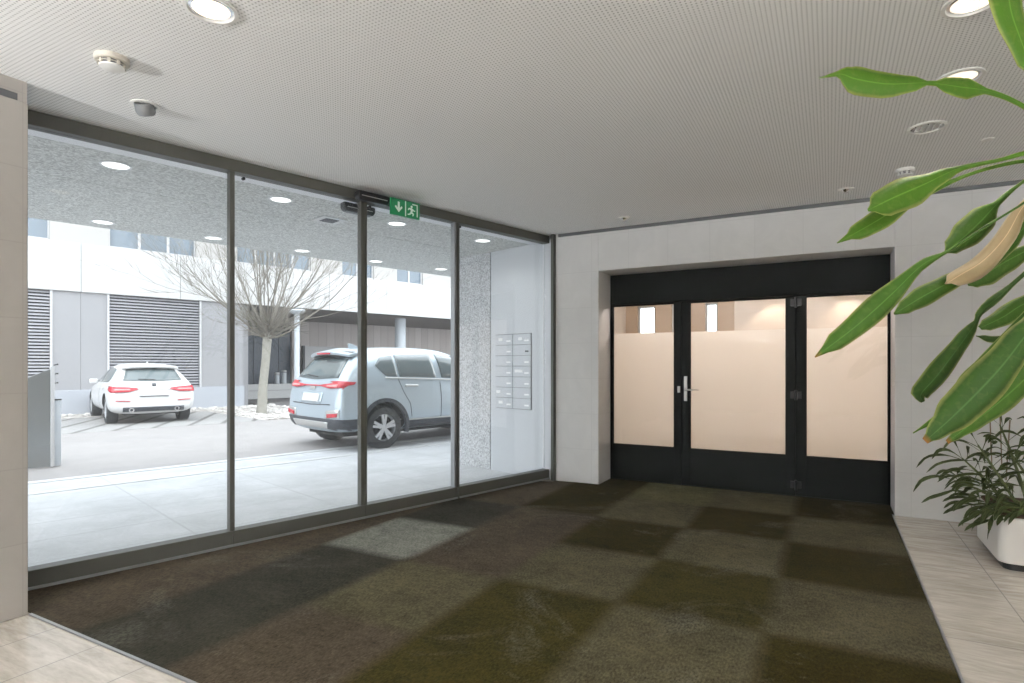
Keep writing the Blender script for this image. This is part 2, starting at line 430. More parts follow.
tag(o, 'large olive brown checkered carpet sunk into the lobby floor', 'carpet')

# ================================================================== GLAZED ENTRANCE (local frame)
HZ, SZ = 2.73, .116
struct(MB().box(.20, 5.13, 0, .10, HZ, ZC).build('trim_5', M['alu'], matrix=GM, bevel=.003))           # header beam
posts = [1.602, 2.682, 3.727]
def pane(name, u0, u1, y, top=True):
    r = struct(empty(name, gmat(0, 0)))
    MB().box(u0, u1, 0, .10, 0.0, SZ).build('bottom_frame', M['alu'], r, bevel=.003)
    MB().box(u0, u1, -.012, 0, .006, .022).build('floor_bead', M['alug'], r)
    MB().box(u0+.018, u1-.018, y, y+.012, SZ, HZ).build('glass_pane', M['veilglass'], r)
    return r
w1 = pane('window_1', .22, 1.612, .045)
d1 = pane('door_1', 1.616, 2.702, .030)
d2 = pane('door_2', 2.706, 3.735, .030)
w2 = pane('window_2', 3.765, 5.125, .045, False)
MB().box(1.598, 1.630, .015, .075, SZ, HZ).build('post', M['alu'], d1)
MB().box(2.674, 2.703, .015, .075, SZ, HZ).build('post', M['alu'], d1)
MB().box(2.705, 2.731, .015, .075, SZ, HZ).build('post', M['alu'], d2)
MB().box(3.715, 3.738, .015, .075, SZ, HZ).build('post', M['alug'], d2)
MB().box(3.752, 3.778, .015, .085, SZ, HZ).build('post', M['alu'], w2)
for pr, u in ((d1, 1.70), (d2, 2.77), (w2, 3.80)):
    MB().lathe([(0, .0), (.012, .0), (.012, .02), (0, .02)], u, .028, HZ-.03, 10, 'Y').build('door_stop', M['dark'], pr)
# corner post where glazing meets the stone wall
struct(MB().box(5.085, 5.13, -.095, -.058, 0, ZC).build('trim_6', M['alu'], matrix=GM))
# mailbox wall and granite pier
w = MB(); w.box(5.13, 5.42, -.10, .985, -.02, 2.78)
struct(w.build('wall_mailbox', M['mailwall'], matrix=GM))
struct(MB().box(5.128, 5.42, .997, 1.62, -.02, 2.76).build('pillar_granite', M['granite'], matrix=GM))
struct(MB().box(5.122, 5.134, .083, .098, .0, 2.76).build('trim_7', M['whitebar'], matrix=GM))
# canopy soffit
struct(MB().box(-6, 12, .30, 1.185, 2.76, 3.3).box(-6, 12, 1.195, 2.95, 2.76, 3.3).box(-6, 12, 1.18, 1.2, 2.78, 3.28)
       .build('canopy_slab', M['soffit'], matrix=GM))

struct(MB().box(-6, 5.12, .105, .297, 2.757, 3.3).build('trim_8', M['whitebar'], matrix=GM))
# mailbox bank: 2 columns x 7 rows
mb = empty('mailbox_bank', gmat(5.13, .28, .79))
tag(mb, 'flush grey bank of fourteen mailboxes on the wall outside the glass', 'mailboxes')
MB().box(-.006, 0, -.005, .605, -.005, .915).build('surround', M['seamgrey'], mb)
rowh = .13
for r_ in range(7):
    for c_ in range(2):
        y0 = .002+c_*.302; z0 = .002+r_*rowh
        d = MB().box(-.016, -.006, y0, y0+.296, z0, z0+rowh-.006).build('mailbox_door', M['mailbox'], mb, bevel=.002)
        MB().box(-.019, -.016, y0+.03, y0+.10, z0+.035, z0+.055).build('name_label', M['paper'], d)
        if (r_, c_) in ((6, 0), (6, 1), (3, 0), (1, 1), (0, 1)):
            ya = y0+.13+.04*((r_+c_) % 3)
            MB().box(-.0195, -.016, ya, ya+(.13 if r_ == 3 else .07), z0+.05, z0+.085).build('sticker', M['paper'], d)
        if (r_, c_) == (5, 0): MB().box(-.0215, -.0192, y0+.03, y0+.09, z0+.036, z0+.054).build('black_label', M['dark'], d)

# exit sign under the header
sg = empty('exit_sign', gmat(3.03, -.12, 2.63))
tag(sg, 'green emergency exit sign with down arrow and running figure by the header', 'exit sign')
MB().box(-.152, .152, -.012, .012, 0, .145).build('sign_body', M['green'], sg, bevel=.002)
MB().box(-.05, .05, .012, .12, .118, .138).build('bracket', M['alug'], sg)
for s2, fy in ((-1, -.0145), (1, .0125)):
    f0, f1 = sorted((fy, fy+.002))
    a = MB(); a.prism([(-.085, .12), (-.065, .12), (-.065, .065), (-.045, .085), (-.035, .072), (-.075, .028), (-.115, .072), (-.105, .085), (-.085, .065)], f0, f1)
    a.build('arrow', M['signwhite'], sg)
    MB().box(-.008, .002, f0, f1, .006, .139).build('divider', M['signwhite'], sg)
    p = MB(); p.box(.118, .128, f0, f1, .018, .128); p.box(.070, .128, f0, f1, .118, .128)   # doorway
    p.lathe([(0, f0), (.011, f0), (.011, f1), (0, f1)], .062, 0, .100, 12, 'Y')
    p.prism([(.040, .088), (.066, .088), (.076, .072), (.070, .050), (.050, .048), (.052, .070), (.034, .074), (.030, .064), (.022, .068), (.026, .082)], f0, f1)
    p.prism([(.050, .050), (.070, .052), (.088, .040), (.080, .018), (.070, .020), (.074, .036), (.058, .038)], f0, f1)
    p.prism([(.050, .052), (.062, .046), (.046, .026), (.020, .022), (.018, .031), (.038, .036)], f0, f1)
    p.prism([(.070, .082), (.078, .080), (.090, .070), (.098, .074), (.102, .067), (.090, .060), (.076, .068)], f0, f1)
    p.build('running_figure', M['signwhite'], sg)
# door sensors
def sensor(name, u, v, z, label, ln=.31):
    r = empty(name, gmat(u, v, z)); tag(r, label, 'sensor', None)
    pts = []
    b = MB()
    prof = [(-ln/2, 0), (-ln/2+.02, -.028), (ln/2-.02, -.028), (ln/2, 0), (ln/2, .05), (-ln/2, .05)]
    b.prism([(x, z_) for x, z_ in prof], -.045, .03, 'Y'); b.build('housing', M['dark'], r, bevel=.012, smooth=True)
    MB().box(-ln/2+.03, ln/2-.03, -.048, -.044, .006, .012).build('lens_strip', M['silver'], r)
    return r
sensor('door_sensor', 2.735, -.055, 2.735, 'black motion sensor bar on the inside of the glazing header')
ro = sensor('door_sensor', 2.72, .15, 2.675, 'dark rounded motion sensor mounted outside above the sliding doors')
MB().box(-.03, .03, -.09, 0, .03, .06).build('bracket', M['alug'], ro)

# ================================================================== BLACK DOOR in the niche
dr = struct(empty('door_3', loc=(0, YD, 0)))
DT = .05
X0, X1 = -2.238, .498
fr = MB()
fr.box(X0, X1, 0, DT+.03, 2.02, 2.36); fr.box(X0, -2.217, 0, DT+.03, 0, 2.02); fr.box(.489, X1, 0, DT+.03, 0, 2.02)
fr.build('frame', M['black'], dr, bevel=.003)
def leaf(x0, x1, px0, px1, name):
    b = MB(); zb, zt = .41, 2.0
    b.box(x0, px0, .008, DT, .012, 2.016); b.box(px1, x1, .008, DT, .012, 2.016)
    b.box(px0, px1, .008, DT, .012, zb); b.box(px0, px1, .008, DT, zt, 2.016)
    o = b.build(name, M['black'], dr, bevel=.002)
    MB().box(px0-.003, px1+.003, .026, .034, zb-.003, zt+.003).build('glass_pane', M['glass'], o)
    MB().box(px0, px1, .0345, .0365, zb, 1.685).build('frosted_film', M['film'], o)
    g_ = MB(); t_ = .006
    g_.box(px0, px0+t_, .012, .026, zb, zt); g_.box(px1-t_, px1, .012, .026, zb, zt); g_.box(px0, px1, .012, .026, zb, zb+t_); g_.box(px0, px1, .012, .026, zt-t_, zt)
    g_.build('glazing_bead', M['black'], o)
    return o
lf = leaf(-2.216, -1.432, -2.208, -1.507, 'side_leaf')
df = leaf(-1.426, -.302, -1.335, -.389, 'door_leaf')
rf = leaf(-.296, .488, -.208, .482, 'side_leaf')
h = MB(); h.box(-1.398, -1.364, -.008, .008, .93, 1.20); h.build('handle_plate', M['silver'], df, bevel=.004)
h = MB(); h.tube([(-1.381, -.004, 1.055), (-1.381, -.05, 1.055)], .009, 12); h.tube([(-1.385, -.05, 1.055), (-1.36, -.052, 1.055), (-1.235, -.050, 1.052)], [.010, .010, .008], 12)
h.lathe([(0, 0), (.010, 0), (.010, .012), (0, .012)], -1.381, -.018, .975, 14, 'Y')
h.build('lever', M['silver'], df, smooth=True)
MB().box(-1.468, -1.440, -.010, .008, 1.02, 1.09).build('strike_plate', M['silver'], lf, bevel=.003)
for z in (1.95, 1.02, .12):
    h = MB(); h.lathe([(0, -.05), (.013, -.05), (.013, .05), (0, .05)], -.299, -.008, z, 12, 'Z'); h.box(-.35, -.25, -.006, .008, z-.035, z+.035)
    h.build('hinge', M['dark'], df, smooth=True)
for xs_ in (-1.429, -.299): MB().box(xs_-.02, xs_+.02, .035, DT+.02, .0, 2.02).build('rebate_strip', M['black'], dr)
MB().box(X0, X1, .0, DT, 0, .012).build('threshold', M['black'], dr)

# room behind the black door
struct(MB().box(-3.1, 2.2, YD+.12, 9.95, -.2, 0).build('floor_behind_door', M['floor']))
struct(MB().box(-3.1, 2.2, YD+.12, 10.1, 2.52, 2.72).build('ceiling_behind_door', M['plain']))
w = MB(); yb0, yb1 = 9.8, 10.0
for a, b_ in ((-3.1, -2.90), (-2.59, -2.32), (-2.05, -1.78), (-1.58, -1.32)): w.box(a, b_, yb0, yb1, 0, 2.52)
for a, b_ in ((-2.90, -2.59), (-2.32, -2.05), (-1.78, -1.58)): w.box(a, b_, yb0, yb1, 0, .9); w.box(a, b_, yb0, yb1, 2.33, 2.52)
struct(w.build('wall_behind_door', M['beige']))
struct(MB().box(-1.32, 2.2, 9.74, yb1, 0, 2.52).build('wall_behind_cream', M['cream']))
w = MB().box(-3.3, -3.1, YD+.12, yb1, 0, 2.6).box(2.2, 2.4, YD+.12, yb1, 0, 2.6)
struct(w.build('wall_behind_sides', M['cream']))
for i, (a, b_) in enumerate(((-2.90, -2.59), (-2.32, -2.05), (-1.78, -1.58))):
    r = struct(MB().box(a, a+.03, 9.86, 9.91, .9, 2.33).box(b_-.03, b_, 9.86, 9.91, .9, 2.33).box(a, b_, 9.86, 9.91, .9, .93).box(a, b_, 9.86, 9.91, 2.3, 2.33).build('window_%d' % (i+6), M['frameW']))
    MB().box(a+.03, b_-.03, 9.88, 9.888, .93, 2.30).build('glass_pane', M['glass'], r)

# ================================================================== CEILING FITTINGS
def lamp(name, kind, energy, col, loc, parent, size=.05, spot=None, blend=.6, rot=None):
    d = bpy.data.lights.new(name, kind); d.energy = energy; d.color = col
    if kind in ('POINT', 'SPOT'): d.shadow_soft_size = size
    if kind == 'SPOT': d.spot_size = math.radians(spot); d.spot_blend = blend
    o = bpy.data.objects.new(name, d); COL.objects.link(o); o.parent = parent; o.location = loc
    if rot: o.rotation_euler = rot
    return o
WARM = (1.0, .93, .84)
DL_E = 27.0
def downlight(x, y, z, r, lit, label, group, energy=DL_E, first={}):
    key = (r, lit)
    mtx = Matrix.Translation((x, y, z))
    if key in first and first[key][1] == energy:
        return copy_thing(first[key][0], mtx, label=label, group=group, category='ceiling light')
    t = empty('downlight', mtx); tag(t, label, 'ceiling light', group)
    MB().lathe([(r, .0), (r, -.008), (r*.86, -.010), (r*.84, .0)], seg=32).build('trim_ring', M['white'], t, smooth=True)
    MB().lathe([(r*.85, -.002), (r*.78, -.004), (r*.70, -.005), (r*.68, -.001)], seg=32).build('reflector', M['chrome'], t, smooth=True)
    if lit:
        MB().lathe([(0, -.006), (r*.5, -.007), (r*.70, -.004), (r*.70, -.001), (0, -.001)], seg=32).build('lamp_lens', M['warmlamp'], t, smooth=True)
        lamp('lamp_light', 'SPOT', energy, WARM, (0, 0, -.012), t, .02, 140, .8)
    else:
        MB().lathe([(0, -.003), (r*.70, -.003), (r*.70, -.001), (0, -.001)], seg=32).build('lamp_lens', M['silver'], t, smooth=True)
        lv = MB()
        for k in range(-2, 3): lv.box(k*r*.3-.004, k*r*.3+.004, -r*.62+abs(k)*.012, r*.62-abs(k)*.012, -.011, -.003)
        lv.build('louvre', M['chrome'], t)
    for c in t.children:
        if c.type == 'LIGHT': c.visible_camera = True
    first[key] = (t, energy)
    return t
downlight(-2.278, 1.542, ZC, .105, True, 'lit round downlight nearest the glazing, cut by the top of the photo', 'lobby downlights')
downlight(.514, 3.013, ZC, .105, True, 'lit round downlight at the top right above the hanging leaves', 'lobby downlights')
downlight(.593, 3.768, ZC, .105, True, 'lit round downlight half hidden behind a long green leaf', 'lobby downlights')
downlight(.535, 4.461, ZC, .105, False, 'unlit louvred chrome downlight between two long leaves', 'lobby downlights')
for (x, y) in ((2.2, 1.5), (-2.3, -.8), (0, -.8), (2.2, -.8), (-2.3, -3.0), (0, -3.0), (2.2, -3.0), (2.2, 3.6)):
    downlight(x, y, ZC, .105, True, 'round downlight in the rear part of the lobby ceiling', 'lobby downlights')
def small_spot(x, y, label):
    t = empty('ceiling_spot', loc=(x, y, ZC)); tag(t, label, 'ceiling light', 'small recessed spots')
    MB().lathe([(.062, 0), (.062, -.006), (.046, -.008), (.040, 0)], seg=24).build('trim_ring', M['white'], t, smooth=True)
    MB().lathe([(0, -.030), (.018, -.028), (.032, -.016), (.040, .0)], seg=20).build('lamp_lens', M['chrome'], t, smooth=True)
    return t
small_spot(.12, 5.708, 'small recessed spot just in front of the wall above the right door pane')
small_spot(-1.833, 5.734, 'small recessed spot close to the glazing corner above the left door pane')
# tilted gimbal spot
t = empty('gimbal_spot', loc=(-3.452, 1.93, ZC)); tag(t, 'tilted gimbal spotlight set in the ceiling near the glazing header', 'ceiling light')
MB().lathe([(.075, 0), (.075, -.006), (.058, -.008), (.054, 0)], seg=28).build('trim_ring', M['white'], t, smooth=True)
hd = MB().lathe([(0, .02), (.05, .02), (.052, -.03), (.044, -.045), (.040, -.03), (0, -.022)], seg=24).build('spot_head', M['alug'], t, smooth=True)
hd.location = (.005, -.005, -.012); hd.rotation_euler = (math.radians(28), math.radians(25), 0)
# smoke detectors
def smoke(x, y, r, label, m):
    t = empty('smoke_detector', loc=(x, y, ZC)); tag(t, label, 'smoke detector', 'ceiling smoke detectors')
    MB().lathe([(0, 0), (r, 0), (r, -.020), (r*.94, -.025), (0, -.025)], seg=32).build('base', m, t, smooth=True)
    MB().lathe([(0, -.025), (r*.72, -.025), (r*.66, -.044), (0, -.044)], seg=32).build('sensor_gap', M['groove'], t, smooth=True)
    for k in range(9):
        a = 2*PI*k/9; R_ = Matrix.Rotation(a, 4, 'Z'); MB().box(r*.64, r*.80, -.006, .006, -.045, -.024, 0, R_).build('rib', m, t)
    MB().lathe([(r*.80, -.0325), (r*.83, -.0345), (r*.80, -.0365), (r*.68, -.0345)], seg=32, closed=True).build('ring', m, t, smooth=True)
    MB().lathe([(0, -.043), (r*.74, -.043), (r*.72, -.049), (r*.40, -.056), (0, -.058)], seg=32).build('cap', M['white'], t, smooth=True)
M['beigeplastic'] = simple('ivory plastic', (.60, .56, .49), .5, 0, .03)
smoke(-3.066, 1.559, .074, 'ivory smoke detector on the ceiling above the left wall end', M['beigeplastic'])
smoke(.503, 5.337, .062, 'white smoke detector behind the long green leaf', M['white'])
t = empty('ceiling_sprinkler', loc=(.917, 4.888, ZC)); tag(t, 'tiny white sprinkler cap on the ceiling right of the louvred downlight', 'sprinkler')
MB().lathe([(0, -.008), (.03, -.007), (.036, 0)], seg=20).build('cover', M['white'], t, smooth=True)

# unseen fill uplighters behind the camera, added to brighten ceiling and lobby
def fill_uplight(x, y, rz, label, e):
    t = empty('added_fill_uplighter', loc=(x, y, 1.9), rz=rz); tag(t, label, 'added fill lamp', 'added fill uplighters')
    b = MB(); n = 14
    poly = [(math.cos(PI*k/n-PI/2)*.15, math.sin(PI*k/n-PI/2)*.2) for k in range(n+1)]
    b.prism(poly, -.05, .05, 'Z'); b.build('bowl', M['white'], t, bevel=.008)
    MB().box(.01, .09, -.12, .12, .051, .054).build('lamp_lens', M['warmlamp'], t)
    d = bpy.data.lights.new('lamp_light', 'AREA'); d.shape = 'RECTANGLE'; d.size = .1; d.size_y = .24; d.energy = e; d.color = (.95, .975, 1.0)
    o = bpy.data.objects.new('lamp_light', d); COL.objects.link(o); o.parent = t; o.location = (.05, 0, .07); o.rotation_euler = (PI, 0, 0)
UP_E = 345.0
for y in (-1.6, -3.2): fill_uplight(XRR, y, PI, 'half round fill uplighter added unseen on the right lobby wall', UP_E)
for y in (-1.0, -2.8): fill_uplight(XL, y, 0, 'half round fill uplighter added unseen on the left lobby wall', UP_E*.45)
for x in (-1.6, .2, 1.9): fill_uplight(x, YB, PI/2, 'half round fill uplighter added unseen on the rear lobby wall', UP_E)

# lights in the room behind the door
def backspot(x, y, label, e=60):
    t = empty('wall_washer_spot', loc=(x, y, 2.52)); tag(t, label, 'ceiling light', 'spots in the room behind the door')
    MB().lathe([(.05, 0), (.05, -.008), (.036, -.008), (.034, -.002)], seg=20).build('trim_ring', M['white'], t, smooth=True)
    MB().lathe([(0, -.004), (.034, -.004), (.034, -.001), (0, -.001)], seg=20).build('lamp_lens', M['warmlamp'], t, smooth=True)
    lamp('lamp_light', 'SPOT', e, (1.0, .74, .52), (0, 0, -.02), t, .02, 95, .5)
backspot(-.74, 9.50, 'small ceiling spot washing the far wall seen through the middle door pane', 15)
backspot(.23, 9.50, 'small ceiling spot washing the far wall seen through the right door pane', 15)
backspot(1.25, 9.50, 'small ceiling spot beyond the right door pane', 15)
for i, (x, y, e, lb) in enumerate(((-1.75, 7.6, 25, 'round ceiling light in the back room behind the left pane'), (-.7, 7.6, 31, 'round ceiling light in the back room behind the middle pane'), (.5, 7.6, 37, 'round ceiling light in the back room behind the right pane'))):
    t = empty('round_ceiling_light', loc=(x, y, 2.52)); tag(t, lb, 'ceiling light', 'ceiling lights in the room behind the door')
    MB().lathe([(.16, 0), (.16, -.05), (.14, -.055), (.14, 0)], seg=28).build('trim_ring', M['white'], t, smooth=True)
    MB().lathe([(0, -.04), (.138, -.04), (.138, -.03), (0, -.03)], seg=28).build('lamp_lens', M['warmlamp'], t, smooth=True)
    lamp('lamp_light', 'POINT', e, (1.0, .85, .78), (0, 0, -.2), t, .12)

# ================================================================== OUTDOORS
def gstruct(name, b, m): return struct(b.build(name, m, matrix=GM))
gstruct('ground', MB().box(-45, 60, -45, 60, -.5, -.3), M['asphalt'])
gstruct('paving_walkway', MB().box(-14, 24, .10, 3.30, -.25, -.012).box(-14, 24, 3.42, 4.02, -.25, -.012), M['pave'])
gstruct('kerb_strip', MB().box(-14, 24, 3.30, 3.42, -.25, -.006).box(-14, 24, 4.02, 4.16, -.25, -.004), M['kerb'])
gstruct('road_paving', MB().box(-14, 24, 4.16, 9.70, -.25, -.014), M['road'])
gstruct('parking_bays', MB().box(-14, 5.9, 9.70, 13.7, -.25, -.010), M['bays'])
gstruct('gravel_bed', MB().box(-14, 5.9, 13.7, 15.1, -.25, -.006).box(5.9, 8.4, 9.9, 15.1, -.25, -.006), M['gravelbed'])
gstruct('road_asphalt', MB().box(8.4, 24, 9.70, 22, -.25, -.014), M['asphalt'])

# building opposite
bd = empty('office_building', gmat(0, 15.0)); tag(bd, 'white panelled office building with grey shutters across the parking court', 'building')
UL, UR = -9.0, 30.0
b = MB(); RE = 7.45
def wallrun(b, spans, z0, z1, y0=0.04, y1=.4):
    for a, c in spans: b.box(a, c, y0, y1, z0, z1)
js = [3.15-2.43*k for k in range(5, -1, -1)]+[3.15+2.43*k for k in range(1, 12)]
sh = [(-4.6, -2.4), (.15, 2.49), (3.80, 6.13)]
edges = [UL]+[e for s in sh for e in s]+[RE]
for i in range(0, len(edges)-1, 2):
    a, c = edges[i], edges[i+1]
    cuts = [a]+[j for j in js if a+.05 < j < c-.05]+[c]
    for k in range(len(cuts)-1):
        MB().box(cuts[k]+.003, cuts[k+1]-.003, .04, .35, .65, 3.30).build('wall_panel', M['facadelow'], bd)
MB().box(UL, RE, .12, .5, .0, 3.3).build('wall_core', M['facadelow'], bd)
MB().box(UL, RE, -.03, .3, 0, .65).build('plinth', M['plinth'], bd)
for a, c in sh:
    for q in (a-.05, c): MB().box(q, q+.05, .0, .2, .65, 3.30).build('shutter_jamb', M['frameW'], bd)
    MB().box(a, c, .085, .10, .65, 3.30).build('shutter_back', M['slatdark'], bd)
    sl = MB(); n = 31; p = 2.65/n
    R_ = Matrix.Identity(4)
    for k in range(n):
        z0 = .655+k*p
        sl.prism([(.03, z0+.005), (.045, z0), (.075, z0+p*.55), (.062, z0+p*.62)], a, c, 'X')
    sl.build('shutter', M['slat'], bd)
cuts = [UL]+[j for j in js if UL+.2 < j < UR-.2]+[UR]
for k in range(len(cuts)-1):
    MB().box(cuts[k]+.007, cuts[k+1]-.007, -.02, .3, 3.31, 4.62).build('facade_panel', M['facade'], bd)
MB().box(UL, UR, .06, .4, 3.3, 4.6).build('panel_core', M['facadeup'], bd)
wins = [(-6.5, -2.6), (-1.2, 2.49), (3.81, 6.05), (7.26, 9.78), (11.0, 12.35), (13.4, 14.68), (16.2, 19), (21, 24)]
b = MB(); last = UL
for a, c in wins: b.box(last, a, .06, .4, 4.62, 6.3); last = c
b.box(last, UR, .06, .4, 4.62, 6.3); b.box(UL, UR, .06, .4, 6.3, 9.5)
b.build('upper_wall', M['facadeup'], bd)
for a, c in wins:
    n = max(2, int((c-a)/.62)); wd = (c-a)/n
    f = MB(); f.box(a, c, .16, .24, 4.62, 4.68); f.box(a, c, .16, .24, 6.24, 6.3)
    for k in range(n+1): f.box(max(a, a+k*wd-.035), min(c, a+k*wd+.035), .16, .24, 4.66, 6.26)
    fo = f.build('window_frame', M['frameW'], bd)
    MB().box(a, c, .20, .215, 4.66, 6.26).build('window_pane', M['winblue'], fo)
MB().box(UL, UR, .4, 9, 9.3, 9.5).build('roof', M['facadeup'], bd)
MB().box(RE, UR, .1, 6.2, 3.3, 3.42).build('recess_ceiling', M['recessceil'], bd)
MB().box(RE, RE+.25, .3, 6.2, 0, 3.3).build('recess_side', M['facadelow'], bd)
MB().box(11.75, UR, 5.8, 6.1, -.2, 3.3).build('timber_wall', M['wood'], bd)
MB().box(RE, 11.75, 5.95, 6.1, -.2, 3.3).build('entrance_wall', M['entrydark'], bd)
e = MB()
for k in range(5): e.box(9.0+k*.55, 9.52+k*.55, 5.86, 5.93, 0, 2.75)
e.build('entrance_door', M['entryblue'], bd)
lvv = MB()
for k in range(7): lvv.box(9.0, 11.74, 5.84, 5.92, 2.80+k*.07, 2.84+k*.07)
lvv.build('louvre', M['slatdark'], bd)
MB().lathe([(0, -.2), (.23, -.2), (.23, 3.3), (0, 3.3)], 14.45, 1.35, 0, 28).build('round_column', M['lampmetal'], bd, smooth=True)
# low white kerb wall in the recess
t = empty('kerb_wall', gmat(8.0, 18.9)); tag(t, 'low stepped white wall in front of the dark entrance', 'low wall')
MB().box(0, 12, .0, .25, -.2, .30).build('lower_step', M['facade'], t, bevel=.01)
MB().box(0, 12, .10, .35, .30, .56).build('upper_step', M['facade'], t, bevel=.01)
MB().box(0, 12, .07, .10, .29, .31).build('seam', M['groove'], t)
for k, (px_, lb) in enumerate(((277, 'short pale bollard nearer the tree before the dark entrance'), (284, 'taller pale bollard right of the shorter one before the dark entrance'))):
    p = at_z(px_, 390, 0); q = GI @ p
    rr = ray(px_, 381); s_ = 0
    # intersect with the plane 19.9 m beyond the glazing
    r = ray(px_, 381); sc_ = (GX-19.9)/(r.dot(GN)); P = GI @ (CP+r*sc_)
    t = empty('bollard', gmat(P.x, 19.9)); tag(t, lb, 'bollard', 'entrance bollards')
    hh = 1.02 if k == 0 else 1.12
    MB().lathe([(0, -.2), (.10, -.2), (.10, hh-.12), (0, hh-.12)], seg=16).build('post', M['lampmetal'], t, smooth=True)
    MB().lathe([(0, hh-.10), (.10, hh-.10), (.10, hh-.02), (.06, hh), (0, hh)], seg=16).build('cap', M['frameW'], t, smooth=True)
r = ray(305, 360); P0 = GI @ (CP+r*((GX-20.0)/(r.dot(GN)))); r = ray(339, 360); P1 = GI @ (CP+r*((GX-20.0)/(r.dot(GN))))
t = empty('notice_board', gmat(P0.x, 20.0)); tag(t, 'white rectangular notice board in front of the timber wall behind the silver car', 'board')
wd = P1.x-P0.x
MB().box(0, wd, 0, .12, .95, 2.16).build('panel', M['frameW'], t)
MB().box(-.10, 0, -.01, .13, .93, 2.18).build('edge', M['entrydark'], t)
for x in (.15, wd-.15): MB().box(x-.03, x+.03, .03, .09, -.2, .95).build('leg', M['lampmetal'], t)
# lamp post
t = empty('street_lamp', gmat(8.75, 13.99)); tag(t, 'slim pale street lamp with flat disc head behind the bare tree', 'street lamp')
MB().lathe([(0, -.2), (.09, -.2), (.085, 3.0), (0, 3.0)], seg=18).build('pole', M['lampmetal'], t, smooth=True)
MB().lathe([(0, 2.98), (.10, 2.98), (.24, 3.05), (.27, 3.10), (.25, 3.15), (0, 3.17)], seg=28).build('lamp_head', M['lampmetal'], t, smooth=True)

# steel stele with posts at the left
t = empty('steel_screen', gmat(.25, 5.2)); tag(t, 'curved stainless steel screen with sloping top beside the left wall end', 'screen')
b = MB()
n = 14; U0, U1 = -.55, 1.02
bot = []; top = []
for k in range(n+1):
    f = k/n; u = U0+(U1-U0)*f; vv = .10*math.sin(f*PI*1.0)
    zt = 1.285-.5*(U1-u)
    bot.append((u, vv, 0)); top.append((u, vv, max(.55, zt)))
vs = bot+top+[(x, y+.06, z) for x, y, z in bot]+[(x, y+.06, z) for x, y, z in top]
N1 = n+1; fs = []
for k in range(n):
    fs += [(k, k+1, N1+k+1, N1+k), (2*N1+k, 3*N1+k, 3*N1+k+1, 2*N1+k+1), (N1+k, N1+k+1, 3*N1+k+1, 3*N1+k), (k, 2*N1+k, 2*N1+k+1, k+1)]
fs += [(0, N1, 3*N1, 2*N1), (n, 2*N1+n, 3*N1+n, N1+n)]
b.add(vs, fs); b.build('sheet', M['steel'], t, smooth=True)
MB().box(.985, 1.025, -.03, .07, 0, 1.30).build('edge_post', M['frameW'], t, bevel=.004)
t2 = empty('slim_post', gmat(1.315, 5.25)); tag(t2, 'short slim pale post right of the steel screen', 'post')
MB().box(-.035, .035, -.03, .03, 0, .86).build('post', M['lampmetal'], t2, bevel=.004)
MB().box(-.04, .04, -.035, .035, .86, .875).build('cap', M['dark'], t2)
b = MB()
for z in (1.08, 1.20, 1.32): b.tube([(1.02, 0, z), (1.05, -.01, z+.01)], .006, 8); b.lathe([(0, -.01), (.011, -.01), (.011, .01), (0, .01)], 1.055, -.015, z+.01, 10, 'Y')
b.build('bracket_knobs', M['dark'], t)

# canopy downlights and vent
def canopy_light(u, v, lit, label):
    t = empty('canopy_light', gmat(u, v, 2.76)); tag(t, label, 'canopy light', 'recessed canopy lights')
    MB().lathe([(.10, .0), (.10, -.006), (.085, -.008), (.08, 0)], seg=28).build('trim_ring', M['whitebar'], t, smooth=True)
    MB().lathe([(0, -.004), (.082, -.004), (.082, -.001), (0, -.001)], seg=28).build('lamp_lens', M['coollamp'] if lit else M['silver'], t, smooth=True)
    lamp('lamp_light', 'SPOT', 13, (1, .98, .95), (0, 0, -.012), t, .02, 150, .8)
for (u, v, lit, lb) in ((1.01, .57, 1, 'canopy light in the row by the glass, over the first fixed pane'), (2.22, .57, 1, 'canopy light by the glass, over the second pane'), (3.42, .57, 1, 'canopy light seen below the green exit sign'), (4.58, .54, 1, 'canopy light in the row by the glass, nearest the mailbox wall'),
                        (1.32, 2.63, 1, 'canopy light in the outer row above the white hatchback'), (2.36, 2.62, 1, 'canopy light in the outer row beside the first black post'), (3.40, 2.60, 1, 'canopy light in the outer row above the bare tree'), (4.46, 2.58, 1, 'canopy light in the outer row above the silver car roof'), (5.50, 2.45, 1, 'canopy light in the outer row by the double post')):
    canopy_light(u, v, lit, lb)
t = empty('soffit_vent', gmat(2.87, .93, 2.76)); tag(t, 'square metal vent in the canopy soffit left of the door sensor', 'vent')
MB().box(-.13, .13, -.13, .13, -.008, 0).build('frame', M['silver'], t)
MB().box(-.07, .07, -.07, .07, -.012, -.008).build('grille', M['groove'], t)

